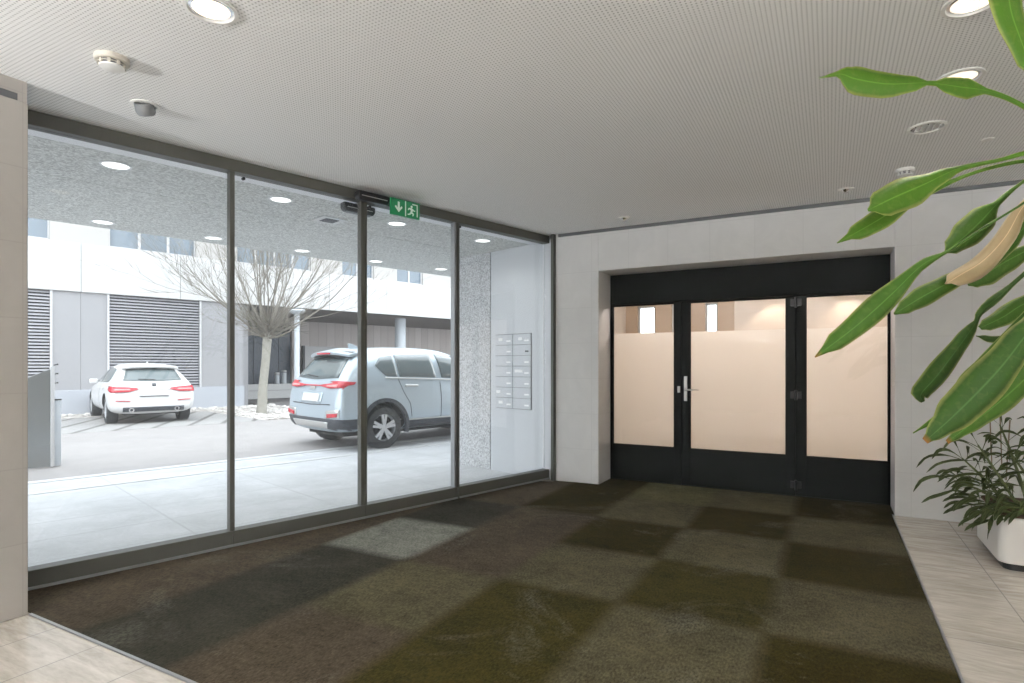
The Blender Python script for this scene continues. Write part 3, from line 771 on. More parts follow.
# ---------------------------------------------------------------- tree
def bare_tree(u, v):
    rnd = random.Random(11)
    t = empty('bare_tree', gmat(u, v)); tag(t, 'bare pollarded tree with spreading twigs in the gravel bed', 'tree')
    tr = MB(); tr.tube([(-.10, -.06, -.15), (-.08, -.05, .1), (-.02, 0, .8), (.06, .02, 1.5), (.10, .03, 2.0), (.12, .03, 2.25)], [.17, .135, .115, .11, .12, .10], 14)
    tr.build('trunk', M['bark'], t, smooth=True)
    br = MB(); tw = MB(); fine = MB()
    def grow(p, d, L, r, lvl):
        n = 6 if lvl < 2 else 4
        pts = [Vector(p)]; q = Vector(p); dd = Vector(d)
        for k in range(n):
            dd = (dd+Vector((rnd.uniform(-.17, .17), rnd.uniform(-.17, .17), (.07 if lvl == 0 else .03)+rnd.uniform(-.05, .08)))).normalized()
            q = q+dd*(L/n); pts.append(q.copy())
        rad = [r*(1-.70*k/n) for k in range(n+1)]
        (br if lvl == 0 else tw if lvl == 1 else fine).tube(pts, rad, 6 if lvl < 2 else 4)
        if lvl >= 3: return
        m = (6, 4, 3)[lvl]
        for k in range(m):
            i = rnd.randint(1 if lvl else 2, n)
            base = pts[i]; tang = (pts[i]-pts[i-1]).normalized()
            side = Vector((rnd.uniform(-1, 1), rnd.uniform(-1, 1), rnd.uniform(-.3, .9)))
            side = (side-tang*side.dot(tang))
            if side.length < .05: continue
            nd = (tang+side.normalized()*rnd.uniform(.35, .65)).normalized()
            grow(base, nd, L*rnd.uniform(.40, .62), max(.005, rad[i]*.55), lvl+1)
    N0 = 26
    for k in range(N0):
        a = 2*PI*k/N0+rnd.uniform(-.15, .15); el = rnd.choice((.02, .25, .45, .6, .8, 1.0, 1.25))
        d = Vector((math.cos(a)*math.cos(el), math.sin(a)*math.cos(el), math.sin(el)))
        grow((.10+.05*math.cos(a), .03+.05*math.sin(a), 2.0+.35*rnd.random()), d, rnd.uniform(2.6, 3.5) if el > .3 else rnd.uniform(1.6, 2.4), rnd.uniform(.017, .028), 0)
    for k in range(110):   # short knotty spurs round the head
        a = rnd.uniform(0, 2*PI); el = rnd.uniform(-.15, 1.0)
        d = Vector((math.cos(a)*math.cos(el), math.sin(a)*math.cos(el), math.sin(el)))
        grow((.10+.08*math.cos(a), .03+.08*math.sin(a), 2.05+.5*rnd.random()), d, rnd.uniform(.4, 1.1), .012, 2)
    br.build('boughs', M['twig'], t, smooth=True); tw.build('branches', M['twig'], t, smooth=True); fine.build('twigs', M['twig'], t)
bare_tree(6.66, 11.56)

# rubble along the plinth and round the tree
rb = MB(); rnd = random.Random(5)
def stone(x, y, s):
    n = 6; pr = [(0, -s*.2), (s*.8, 0), (s, s*.35), (s*.55, s*.7), (0, s*.75)]
    o = len(rb.v); rb.lathe(pr, x, y, 0, n)
    for i in range(o, len(rb.v)):
        vx, vy, vz = rb.v[i]; rb.v[i] = (x+(vx-x)*rnd.uniform(.7, 1.3), y+(vy-y)*rnd.uniform(.7, 1.3), vz*rnd.uniform(.8, 1.2)-.01)
for k in range(420):
    if rnd.random() < .55: x, y = rnd.uniform(1.5, 8.3), 14.9-abs(rnd.gauss(0, .45))
    else: x, y = rnd.uniform(5.95, 8.3), rnd.uniform(10.0, 14.9)
    stone(x, max(13.75, y) if x < 5.9 else y, rnd.uniform(.025, .085))
tag(rb.build('rubble', M['stones'], matrix=GM), 'scattered pale rubble and stones under the tree and along the plinth', 'rubble', None, 'stuff')

# ---------------------------------------------------------------- cars
def interp(poly, n):
    d = [0]
    for a, b in zip(poly, poly[1:]): d.append(d[-1]+math.hypot(b[0]-a[0], b[1]-a[1]))
    out = []
    for k in range(n):
        s = d[-1]*k/(n-1); i = 0
        while i < len(d)-2 and d[i+1] < s: i += 1
        f = (s-d[i])/max(1e-9, d[i+1]-d[i]); out.append((poly[i][0]+(poly[i+1][0]-poly[i][0])*f, poly[i][1]+(poly[i+1][1]-poly[i][1])*f))
    return out
def car(name, mtx, stations, wheels, wr, ww, paint, label, cat, half):
    root = empty(name, mtx); tag(root, label, cat)
    b = MB(); rings = []
    for (x, zb, yb, (ys, zs), (ym, zm), (yk, zk), (yr, zr), zt) in stations:
        hp = [(0, zb), (yb, zb), (ys, zs), (ym, zm), (yk, zk), (yr, zr), (yr*.55, zr+(zt-zr)*.8), (0, zt)]
        rings.append([(x, y, z) for y, z in hp]+[(x, -y, z) for y, z in hp[-2:0:-1]])
    n = len(rings[0]); vs = [p for r in rings for p in r]; fs = []
    for i in range(len(rings)-1):
        for k in range(n): k2 = (k+1) % n; fs.append((i*n+k, i*n+k2, (i+1)*n+k2, (i+1)*n+k))
    for e, rev in ((0, True), (len(rings)-1, False)):
        o = e*n
        for k in range(n//2):   # cap as quads across the car
            a, b1 = k, k+1; c, d = (n-k-1) % n, (n-k) % n
            q = [o+a, o+b1, o+c, o+d]; q = [i for j, i in enumerate(q) if i not in q[:j]]
            if len(q) >= 3: fs.append(tuple(q if rev else q[::-1]))
    b.add(vs, fs)
    body = b.build('body', paint, root, smooth=True, sub=3)
    cut = MB()
    for wx in wheels:
        for sy in (-1, 1):
            y0, y1 = sorted((sy*(half-.30), sy*(half+.25))); cut.lathe([(0, y0), (wr+.055, y0), (wr+.055, y1), (0, y1)], wx, 0, wr+.01, 40, 'Y')
    co = cut.build('cutter', M['under'], root)
    bo = body.modifiers.new('wells', 'BOOLEAN'); bo.object = co; bo.operation = 'DIFFERENCE'; bo.solver = 'EXACT'
    bpy.context.view_layer.update()
    dg = bpy.context.evaluated_depsgraph_get(); ev = body.evaluated_get(dg); me = bpy.data.meshes.new_from_object(ev)
    body.modifiers.clear(); body.data = me
    bpy.data.objects.remove(co)
    me.polygons.foreach_set('use_smooth', [True]*len(me.polygons)); me.set_sharp_from_angle(angle=math.radians(50))
    if len(me.materials) < 2: me.materials.append(M['under'])
    for p in me.polygons:    # wheel wells are black
        c = p.center
        for wx in wheels:
            if math.hypot(c.x-wx, c.z-wr-.01) < wr+.05 and abs(c.y) < half-.005: p.material_index = 1
            elif abs(math.hypot(c.x-wx, c.z-wr-.01)-(wr+.055)) < .012 and abs(p.normal.y) < .5 and abs(c.y) < half-.03: p.material_index = 1
    bm = bmesh.new(); bm.from_mesh(me); bvh = BVHTree.FromBMesh(bm); bm.free()
    def decal(nm, bot, top, mat, axis='rear', parent=None, off=.004, nu=14, nv=6, th=.010, side=1):
        A, B = interp(bot, nu), interp(top, nu); pts = []
        for j in range(nv):
            f = j/(nv-1)
            for i in range(nu):
                a = A[i][0]+(B[i][0]-A[i][0])*f; z = A[i][1]+(B[i][1]-A[i][1])*f
                if axis == 'rear': o_, d_ = Vector((-3, a, z)), Vector((1, 0, 0))
                elif axis == 'front': o_, d_ = Vector((9, a, z)), Vector((-1, 0, 0))
                else: o_, d_ = Vector((a, side*3, z)), Vector((0, -side, 0))
                hit, nrm, _, _ = bvh.ray_cast(o_, d_)
                if hit is None: hit, nrm, _, _ = bvh.find_nearest(Vector((a if axis == 'side' else .1, side*half if axis == 'side' else a, z)))
                if nrm.dot(d_) > 0: nrm = -nrm
                pts.append(hit+nrm*off)
        m_ = MB(); m_.add(pts, [(j*nu+i, j*nu+i+1, (j+1)*nu+i+1, (j+1)*nu+i) for j in range(nv-1) for i in range(nu-1)])
        o = m_.build(nm, mat, parent or root, smooth=True)
        me_ = o.data
        fl = [p.normal for p in me_.polygons]; ref = -Vector((1, 0, 0)) if axis == 'rear' else Vector((1, 0, 0)) if axis == 'front' else Vector((0, side, 0))
        if sum(v.dot(ref) for v in fl) < 0: me_.flip_normals()
        s = o.modifiers.new('t', 'SOLIDIFY'); s.thickness = th; s.offset = 1
        return o
    for wx in wheels:
        for sy in (-1, 1):
            yo = sy*(half-.02)
            prof = [(wr*.62, .0), (wr*.70, sy*.012), (wr*.93, sy*.004), (wr, -sy*.03), (wr, -sy*(ww-.03)), (wr*.93, -sy*ww), (wr*.60, -sy*ww), (wr*.60, -sy*.03)]
            ty = MB().lathe(prof, wx, yo, wr-.014, 40, 'Y', closed=True).build('tyre', M['tyre'], root, smooth=True)
            rm = MB()
            rm.lathe([(wr*.60, -sy*.06), (wr*.66, -sy*.005), (wr*.63, sy*.002), (wr*.585, -sy*.02), (wr*.58, -sy*.10)], wx, yo, wr-.014, 40, 'Y')
            for k in range(10):
                a = 2*PI*(k//2)/5+(.17 if k % 2 else -.17)+.3
                R_ = Matrix.Translation((wx, yo-sy*.012, wr-.014)) @ Matrix.Rotation(-a, 4, 'Y')
                rm.box(.03, wr*.61, -.014, .010, -.021, .021, 0, R_)
            rm.lathe([(0, sy*.004), (.045, sy*.002), (.06, -sy*.02), (.06, -sy*.04)], wx, yo-sy*.006, wr-.014, 20, 'Y')
            rm.build('rim', M['rim'], ty, smooth=True)
            MB().lathe([(0, -sy*.075), (wr*.6, -sy*.075), (wr*.6, -sy*.09), (0, -sy*.09)], wx, yo, wr-.014, 24, 'Y').build('brake_disc', M['under'], ty)
    MB().box(.35, stations[-1][0]-.4, -half*.62, half*.62, .20, .34).build('underbody', M['under'], root)
    return root, decal
# crossover in the drive
ST = [
 (0.085, .42, .50, (.66, .45), (.72, .56), (.70, .66), (.60, .70), .705),
 (0.11, .36, .58, (.76, .42), (.82, .56), (.79, .74), (.72, .83), .85),
 (0.145, .31, .62, (.83, .39), (.875, .58), (.86, .86), (.78, .99), 1.02),
 (0.19, .28, .64, (.87, .37), (.905, .60), (.885, .95), (.79, 1.10), 1.13),
 (0.30, .26, .66, (.90, .36), (.92, .65), (.90, 1.02), (.75, 1.26), 1.31),
 (0.47, .25, .68, (.905, .36), (.927, .70), (.905, 1.04), (.69, 1.47), 1.54),
 (0.60, .25, .70, (.905, .36), (.927, .70), (.905, 1.04), (.67, 1.53), 1.595),
 (0.90, .24, .70, (.905, .36), (.9275, .70), (.905, 1.04), (.665, 1.565), 1.63),
 (1.40, .24, .70, (.900, .34), (.9275, .70), (.900, 1.02), (.665, 1.59), 1.655),
 (2.00, .24, .70, (.900, .34), (.9275, .70), (.900, 1.01), (.665, 1.59), 1.655),
 (2.50, .24, .70, (.900, .34), (.9275, .70), (.900, 1.00), (.65, 1.55), 1.62),
 (2.90, .24, .70, (.900, .34), (.9275, .70), (.890, .99), (.64, 1.37), 1.44),
 (3.25, .24, .70, (.900, .36), (.9275, .70), (.880, .98), (.70, 1.10), 1.15),
 (3.50, .25, .70, (.900, .36), (.925, .68), (.870, .95), (.70, 1.01), 1.05),
 (3.95, .26, .66, (.880, .38), (.905, .62), (.830, .86), (.62, .92), .95),
 (4.28, .28, .58, (.80, .40), (.83, .56), (.74, .74), (.52, .79), .81),
 (4.46, .34, .45, (.62, .44), (.66, .54), (.58, .63), (.42, .67), .68)]
def build_suv():
    # rear right tyre touches the ground at u 5.30, v 3.60; car parallel to the glazing
    root, dc = car('crossover_car', gmat(5.28-.90, 3.58+.9275, -.014), ST, (.90, 3.57), .345, .225, M['suvpaint'], 'silver blue crossover car parked across the drive, rear three-quarter view', 'car', .905)
    # rear glass, spoiler, lights
    dc('rear_window', [(-.66, 1.135), (0, 1.105), (.66, 1.135)], [(-.58, 1.43), (0, 1.47), (.58, 1.43)], M['carglass'], 'rear', th=.006)
    b = MB()
    n = 12; vs = []
    for k in range(n+1):
        y = -.64+1.28*k/n; e = abs(y/.64)
        vs += [(.31+.10*e**2, y, 1.555-.05*e**2), (.62, y*.98, 1.625-.07*e**2), (.62, y*.98, 1.575-.07*e**2), (.33+.10*e**2, y, 1.505-.05*e**2)]
    fs = []
    for k in range(n):
        for j in range(4): fs.append((k*4+j, k*4+(j+1) % 4, k*4+4+(j+1) % 4, k*4+4+j))
    fs += [(0, 1, 2, 3), (n*4+3, n*4+2, n*4+1, n*4)]
    b.add(vs, fs); sp = b.build('spoiler', M['suvpaint'], root, smooth=True, bevel=.01)
    dc('spoiler_underside', [(-.60, 1.44), (0, 1.475), (.60, 1.44)], [(-.58, 1.50), (0, 1.535), (.58, 1.50)], M['dark'], 'rear', sp, .004, 14, 3, .06)
    MB().box(.30, .325, -.20, .20, 1.512, 1.532).build('brake_light', M['tail'], sp)
    for s in (-1, 1):
        o = dc('tail_light', [(s*.28, .995), (s*.55, .965), (s*.90, .985)], [(s*.28, 1.02), (s*.55, 1.045), (s*.90, 1.07)], M['tail'], 'rear', th=.02)
        dc('reflector', [(s*.45, .995), (s*.75, .985)], [(s*.45, 1.018), (s*.75, 1.03)], M['tailbright'], 'rear', o, .024, 8, 3, .004)
        dc('tail_light_side', [(.14, 1.00), (.36, 1.03)], [(.16, 1.085), (.40, 1.065)], M['tail'], 'side', o, th=.014, side=s)
        dc('fog_surround', [(s*.50, .50), (s*.84, .53)], [(s*.52, .625), (s*.84, .655)], M['silver'], 'rear', th=.008)
        dc('fog_light', [(s*.56, .515), (s*.80, .54)], [(s*.56, .575), (s*.82, .60)], M['tail'], 'rear', th=.022)
    dc('light_bar', [(-.30, 1.00), (.30, 1.00)], [(-.30, 1.018), (.30, 1.018)], M['tail'], 'rear', th=.016)
    dc('tailgate_seam', [(-.62, .715), (0, .700), (.62, .715)], [(-.62, .730), (0, .715), (.62, .730)], M['clad'], 'rear', th=.003)
    dc('plate_recess', [(-.34, .735), (.34, .735)], [(-.36, .90), (.36, .90)], M['suvpaint'], 'rear', th=.004)
    dc('number_plate', [(-.26, .755), (.26, .755)], [(-.26, .875), (.26, .875)], M['plate'], 'rear', th=.020)
    dc('emblem', [(-.075, .945), (.075, .945)], [(-.075, .995), (.075, .995)], M['silver'], 'rear', th=.014)
    dc('rear_cladding', [(-.80, .33), (0, .38), (.80, .33)], [(-.82, .50), (0, .50), (.82, .50)], M['clad'], 'rear', th=.012)
    dc('skid_plate', [(-.52, .36), (.52, .36)], [(-.58, .45), (.58, .45)], M['silver'], 'rear', th=.022)
    dc('rear_wiper', [(-.05, 1.135), (.34, 1.165)], [(-.05, 1.150), (.34, 1.178)], M['dark'], 'rear', th=.02, nv=3)
    for s in (-1, 1):
        q = dc('side_window', [(.86, 1.26), (.96, 1.155), (1.18, 1.145)], [(.80, 1.33), (.92, 1.455), (1.18, 1.49)], M['carglass'], 'side', side=s, th=.005)
        dc('side_window', [(1.22, 1.143), (1.98, 1.125)], [(1.22, 1.495), (1.98, 1.525)], M['carglass'], 'side', side=s, th=.005)
        dc('side_window', [(2.10, 1.120), (3.0, 1.07)], [(2.10, 1.525), (2.48, 1.49)], M['carglass'], 'side', side=s, th=.005)
        dc('window_trim', [(.94, 1.118), (2.98, 1.045)], [(.94, 1.136), (2.98, 1.062)], M['silver'], 'side', side=s, th=.008, nu=30, nv=3)
        dc('sill_cladding', [(1.25, .30), (3.20, .30)], [(1.25, .42), (3.20, .42)], M['clad'], 'side', side=s, th=.010, nu=24)
        dc('rear_corner_cladding', [(.10, .36), (.52, .34)], [(.10, .50), (.50, .50)], M['clad'], 'side', side=s, th=.012)
        dc('sill_trim', [(1.25, .425), (3.20, .425)], [(1.25, .445), (3.20, .445)], M['silver'], 'side', side=s, th=.014, nu=24, nv=3)
        for a in (2.04, ): dc('door_seam', [(a, .44), (a+.008, .44)], [(a, 1.04), (a+.008, 1.04)], M['clad'], 'side', side=s, th=.002, nu=2, nv=12)
        dc('door_seam', [(1.42, .48), (1.38, .70), (1.26, .88), (1.18, 1.10)], [(1.43, .48), (1.39, .70), (1.27, .88), (1.19, 1.10)], M['clad'], 'side', side=s, th=.002, nu=16, nv=2)
        dc('door_handle', [(1.30, .975), (1.55, .972)], [(1.30, 1.008), (1.55, 1.005)], M['silver'], 'side', side=s, th=.03, nv=3)
        dc('door_handle', [(2.30, .962), (2.55, .958)], [(2.30, .995), (2.55, .991)], M['silver'], 'side', side=s, th=.03, nv=3)
        for wx in (.90, 3.57):
            b = MB(); n = 22; vs = []; fs = []
            for k in range(n+1):
                a = -.30+(PI+.60)*k/n
                for rr_ in (.392, .452):
                    for yy in (.885, .942): vs.append((wx+rr_*math.cos(a), s*yy, .355+rr_*math.sin(a)))
            for k in range(n):
                i = k*4
                for j0, j1 in ((0, 1), (1, 3), (3, 2), (2, 0)): fs.append((i+j0, i+j1, i+4+j1, i+4+j0))
            fs += [(0, 1, 3, 2), (n*4, n*4+2, n*4+3, n*4+1)]
            b.add(vs, fs); b.build('wheel_arch', M['clad'], root, smooth=True)
        b = MB(); b.box(2.74, 2.86, s*.93, s*1.10, .98, 1.12) if s > 0 else b.box(2.74, 2.86, -1.10, -.93, .98, 1.12)
        b.build('wing_mirror', M['suvpaint'], root, bevel=.03, smooth=True)
    MB().prism([(.78, 1.60), (1.0, 1.63), (.80, 1.70), (.76, 1.70)], -.018, .018, 'Y').build('antenna', M['suvpaint'], root, bevel=.006)
    dc('windscreen', [(-.72, 1.10), (.72, 1.10)], [(-.58, 1.50), (.58, 1.50)], M['carglass'], 'front', th=.005)
    for s in (-1, 1): dc('headlight', [(s*.50, .72), (s*.84, .74)], [(s*.50, .80), (s*.84, .84)], M['silver'], 'front', th=.01)
    dc('grille', [(-.45, .52), (.45, .52)], [(-.45, .66), (.45, .66)], M['dark'], 'front', th=.01)
build_suv()
SH = [
 (0.00, .40, .48, (.64, .44), (.70, .55), (.68, .66), (.58, .70), .71),
 (0.03, .32, .58, (.76, .38), (.81, .55), (.78, .76), (.70, .83), .84),
 (0.08, .26, .62, (.82, .34), (.86, .56), (.83, .84), (.72, .93), .955),
 (0.16, .23, .64, (.86, .32), (.885, .58), (.85, .89), (.70, 1.00), 1.03),
 (0.32, .22, .66, (.88, .31), (.895, .60), (.86, .91), (.64, 1.14), 1.18),
 (0.48, .21, .66, (.88, .31), (.90, .62), (.86, .92), (.60, 1.27), 1.33),
 (0.75, .21, .66, (.88, .31), (.90, .62), (.86, .92), (.595, 1.345), 1.40),
 (1.30, .21, .66, (.87, .30), (.90, .62), (.855, .91), (.60, 1.38), 1.435),
 (1.90, .21, .66, (.87, .30), (.90, .62), (.855, .91), (.60, 1.375), 1.43),
 (2.40, .21, .66, (.87, .30), (.90, .62), (.85, .90), (.58, 1.32), 1.375),
 (2.75, .21, .66, (.87, .30), (.90, .62), (.845, .89), (.58, 1.14), 1.19),
 (3.05, .21, .66, (.87, .30), (.90, .62), (.84, .88), (.64, .96), 1.00),
 (3.45, .21, .66, (.87, .31), (.895, .60), (.82, .84), (.64, .90), .93),
 (3.90, .22, .62, (.85, .33), (.87, .56), (.77, .76), (.58, .81), .83),
 (4.18, .25, .55, (.76, .36), (.79, .52), (.68, .66), (.48, .70), .715),
 (4.32, .32, .42, (.58, .40), (.62, .49), (.54, .58), (.38, .61), .62)]
def build_hatch():
    a = math.radians(90-4)
    root, dc = car('hatchback_car', gmat(3.83, 10.75, -.012, a) @ Matrix.Scale(.975, 4), SH, (.77, 3.44), .325, .215, M['whitepaint'], 'white hatchback car parked in the bays in front of the shutters', 'car', .875)
    dc('rear_window', [(-.60, 1.005), (0, .985), (.60, 1.005)], [(-.50, 1.255), (0, 1.285), (.50, 1.255)], M['carglass'], 'rear', th=.006)
    b = MB(); n = 10; vs = []; fs = []
    for k in range(n+1):
        y = -.58+1.16*k/n; e = abs(y/.58)
        vs += [(.33+.08*e**2, y, 1.345-.03*e**2), (.66, y, 1.395-.04*e**2), (.66, y, 1.35-.04*e**2), (.35+.08*e**2, y, 1.305-.03*e**2)]
    for k in range(n):
        for j in range(4): fs.append((k*4+j, k*4+(j+1) % 4, k*4+4+(j+1) % 4, k*4+4+j))
    fs += [(0, 1, 2, 3), (n*4+3, n*4+2, n*4+1, n*4)]
    b.add(vs, fs); b.build('spoiler', M['whitepaint'], root, smooth=True, bevel=.008)
    for s in (-1, 1):
        o = dc('tail_light', [(s*.33, .795), (s*.52, .745), (s*.84, .74)], [(s*.33, .83), (s*.52, .855), (s*.84, .875)], M['tail'], 'rear', th=.02)
        dc('reflector', [(s*.48, .785), (s*.78, .78)], [(s*.48, .815), (s*.78, .815)], M['tailbright'], 'rear', o, .024, 8, 3, .004)
        dc('tail_light_side', [(.12, .755), (.30, .80)], [(.14, .865), (.34, .85)], M['tail'], 'side', o, th=.014, side=s)
        dc('bumper_reflector', [(s*.48, .53), (s*.76, .545)], [(s*.48, .548), (s*.76, .563)], M['tail'], 'rear', th=.012)
        b = MB(); b.lathe([(.030, -.03), (.055, -.03), (.055, .12), (.030, .12)], -.0, s*.46, .335, 20, 'X', closed=True)
        b.build('exhaust_tip', M['chrome'], root, smooth=True)
    dc('chrome_strip', [(-.32, .795), (.32, .795)], [(-.32, .812), (.32, .812)], M['silver'], 'rear', th=.012)
    dc('number_plate', [(-.26, .655), (.26, .655)], [(-.26, .765), (.26, .765)], M['plate'], 'rear', th=.014)
    dc('plate_shadow_lip', [(-.30, .640), (.30, .640)], [(-.30, .652), (.30, .652)], M['clad'], 'rear', th=.016)
    dc('emblem', [(-.04, .875), (.04, .875)], [(-.04, .94), (.04, .94)], M['clad'], 'rear', th=.012, nu=4, nv=4)
    dc('diffuser', [(-.62, .30), (.62, .30)], [(-.62, .40), (.62, .40)], M['clad'], 'rear', th=.012)
    dc('rear_wiper', [(-.04, 1.01), (.30, 1.025)], [(-.04, 1.02), (.30, 1.037)], M['dark'], 'rear', th=.02, nv=3)
    for s in (-1, 1):
        dc('side_window', [(.62, 1.02), (.72, .965), (1.60, .955)], [(.62, 1.10), (.85, 1.26), (1.60, 1.315)], M['carglass'], 'side', side=s, th=.005)
        dc('side_window', [(1.70, .955), (2.72, .94)], [(1.70, 1.315), (2.25, 1.28)], M['carglass'], 'side', side=s, th=.005)
        dc('door_seam', [(1.65, .36), (1.658, .36)], [(1.65, .94), (1.658, .94)], M['clad'], 'side', side=s, th=.002, nu=2, nv=10)
        dc('door_handle', [(1.05, .80), (1.28, .80)], [(1.05, .83), (1.28, .83)], M['whitepaint'], 'side', side=s, th=.03, nv=3)
        dc('sill', [(1.2, .22), (3.05, .22)], [(1.2, .30), (3.05, .30)], M['clad'], 'side', side=s, th=.01)
        b = MB()
        y0, y1 = sorted((s*.80, s*.99)); b.box(2.50, 2.62, y0, y1, .90, 1.02); b.build('wing_mirror', M['whitepaint'], root, bevel=.03, smooth=True)
    MB().prism([(.85, 1.38), (1.02, 1.41), (.88, 1.455), (.84, 1.455)], -.015, .015, 'Y').build('antenna', M['whitepaint'], root, bevel=.005)
    dc('windscreen', [(-.66, .99), (.66, .99)], [(-.54, 1.30), (.54, 1.30)], M['carglass'], 'front', th=.005)
    for s in (-1, 1): dc('headlight', [(s*.46, .60), (s*.80, .62)], [(s*.46, .68), (s*.80, .72)], M['silver'], 'front', th=.01)
    dc('grille', [(-.36, .46), (.36, .46)], [(-.36, .60), (.36, .60)], M['dark'], 'front', th=.01)
build_hatch()

# ================================================================== PLANTS
def leaf_strip(b, att, pts, width, nrm, fold=.25, wav=.0, tip=.0, seed=0, n=26, prof=None, twist=0.0):
    """b: MB; pts: 3-D midline control points; nrm: rough direction the leaf face points to"""
    rnd = random.Random(seed)
    P = [Vector(p) for p in pts]
    ext = [P[0]*2-P[1]]+P+[P[-1]*2-P[-2]]
    mid = []
    for k in range(n+1):
        s = k/n*(len(P)-1); i = min(int(s), len(P)-2); f = s-i
        a, b_, c, d = ext[i], ext[i+1], ext[i+2], ext[i+3]
        mid.append(.5*((2*b_)+(c-a)*f+(2*a-5*b_+4*c-d)*f*f+(3*b_-a-3*c+d)*f**3))
    off = len(b.v); ph = rnd.uniform(0, 6)
    W = (-1, -.5, 0, .5, 1)
    vs = []
    for k, p in enumerate(mid):
        f = k/n
        t = (mid[min(k+1, n)]-mid[max(k-1, 0)]).normalized()
        nn = (nrm-t*nrm.dot(t))
        if nn.length < 1e-3: nn = Vector((0, 0, 1))-t*t.z
        nn.normalize(); sd = t.cross(nn)
        if twist:
            a_ = twist*(f-.5); sd, nn = sd*math.cos(a_)+nn*math.sin(a_), nn*math.cos(a_)-sd*math.sin(a_)
        if prof: 
            j = 0
            while j < len(prof)-2 and prof[j+1][0] < f: j += 1
            g = (f-prof[j][0])/(prof[j+1][0]-prof[j][0]); g = min(1, max(0, g)); g = g*g*(3-2*g); w_ = width*(prof[j][1]+(prof[j+1][1]-prof[j][1])*g)
        else: w_ = width*max(.03, math.sin(PI*min(1, (f*.9+.1))**.9)**.8)
        for q in W:
            wv = wav*width*math.sin(f*17+ph+(1.3 if q > 0 else 0))*abs(q)
            vs.append(p+sd*(q*w_*.5)+nn*(-fold*w_*.5*abs(q)+wv))
            att['across'].append(abs(q)); att['tipness'].append(f*tip)
    fs = []
    for k in range(n):
        for j in range(4): fs.append((k*5+j, k*5+j+1, k*5+6+j, k*5+5+j))
    b.add(vs, fs)
def finish_leaf(b, att, name, mat, parent, th=.0012):
    o = b.build(name, mat, parent, smooth=True, angle=180)
    for k in ('across', 'tipness'):
        a = o.data.attributes.new(k, 'FLOAT', 'POINT'); a.data.foreach_set('value', att[k])
    s = o.modifiers.new('t', 'SOLIDIFY'); s.thickness = th; s.offset = 0
    return o
def rays_between(pts): return [at_depth(*p) for p in pts]

# tall corn plant standing right of the frame, its long leaves hang into view
PB = Vector((1.42, 3.18, 0))
big = empty('corn_plant', loc=PB); tag(big, 'tall corn plant with long arching striped leaves reaching in from the right', 'plant')
bi = big.matrix_world.inverted()
b = MB(); prof = [(0, 0), (.24, 0), (.28, .36), (.285, .40), (.265, .40), (.25, .34), (0, .34)]
b.lathe(prof, seg=36); b.build('pot', M['pot'], big, smooth=True)
MB().lathe([(0, .345), (.25, .345), (.25, .33), (0, .33)], seg=30).build('soil', M['soil'], big)
b = MB(); b.tube([(-.05, .02, .3), (-.06, .03, .9), (-.10, .02, 1.5), (-.14, .0, 2.05)], [.045, .042, .04, .034], 14); b.build('cane', M['cane'], big, smooth=True)
b = MB(); b.tube([(.08, .05, .3), (.07, .06, .8), (.02, .05, 1.2), (-.04, .04, 1.55)], [.04, .038, .036, .03], 14); b.build('cane', M['cane'], big, smooth=True)
CRN = [PB+Vector((-.14, 0, 2.05)), PB+Vector((-.04, .04, 1.55))]
UPV = Vector((0, 0, 1)); TOC = -FV     # leaf faces turn upwards and a little to the room
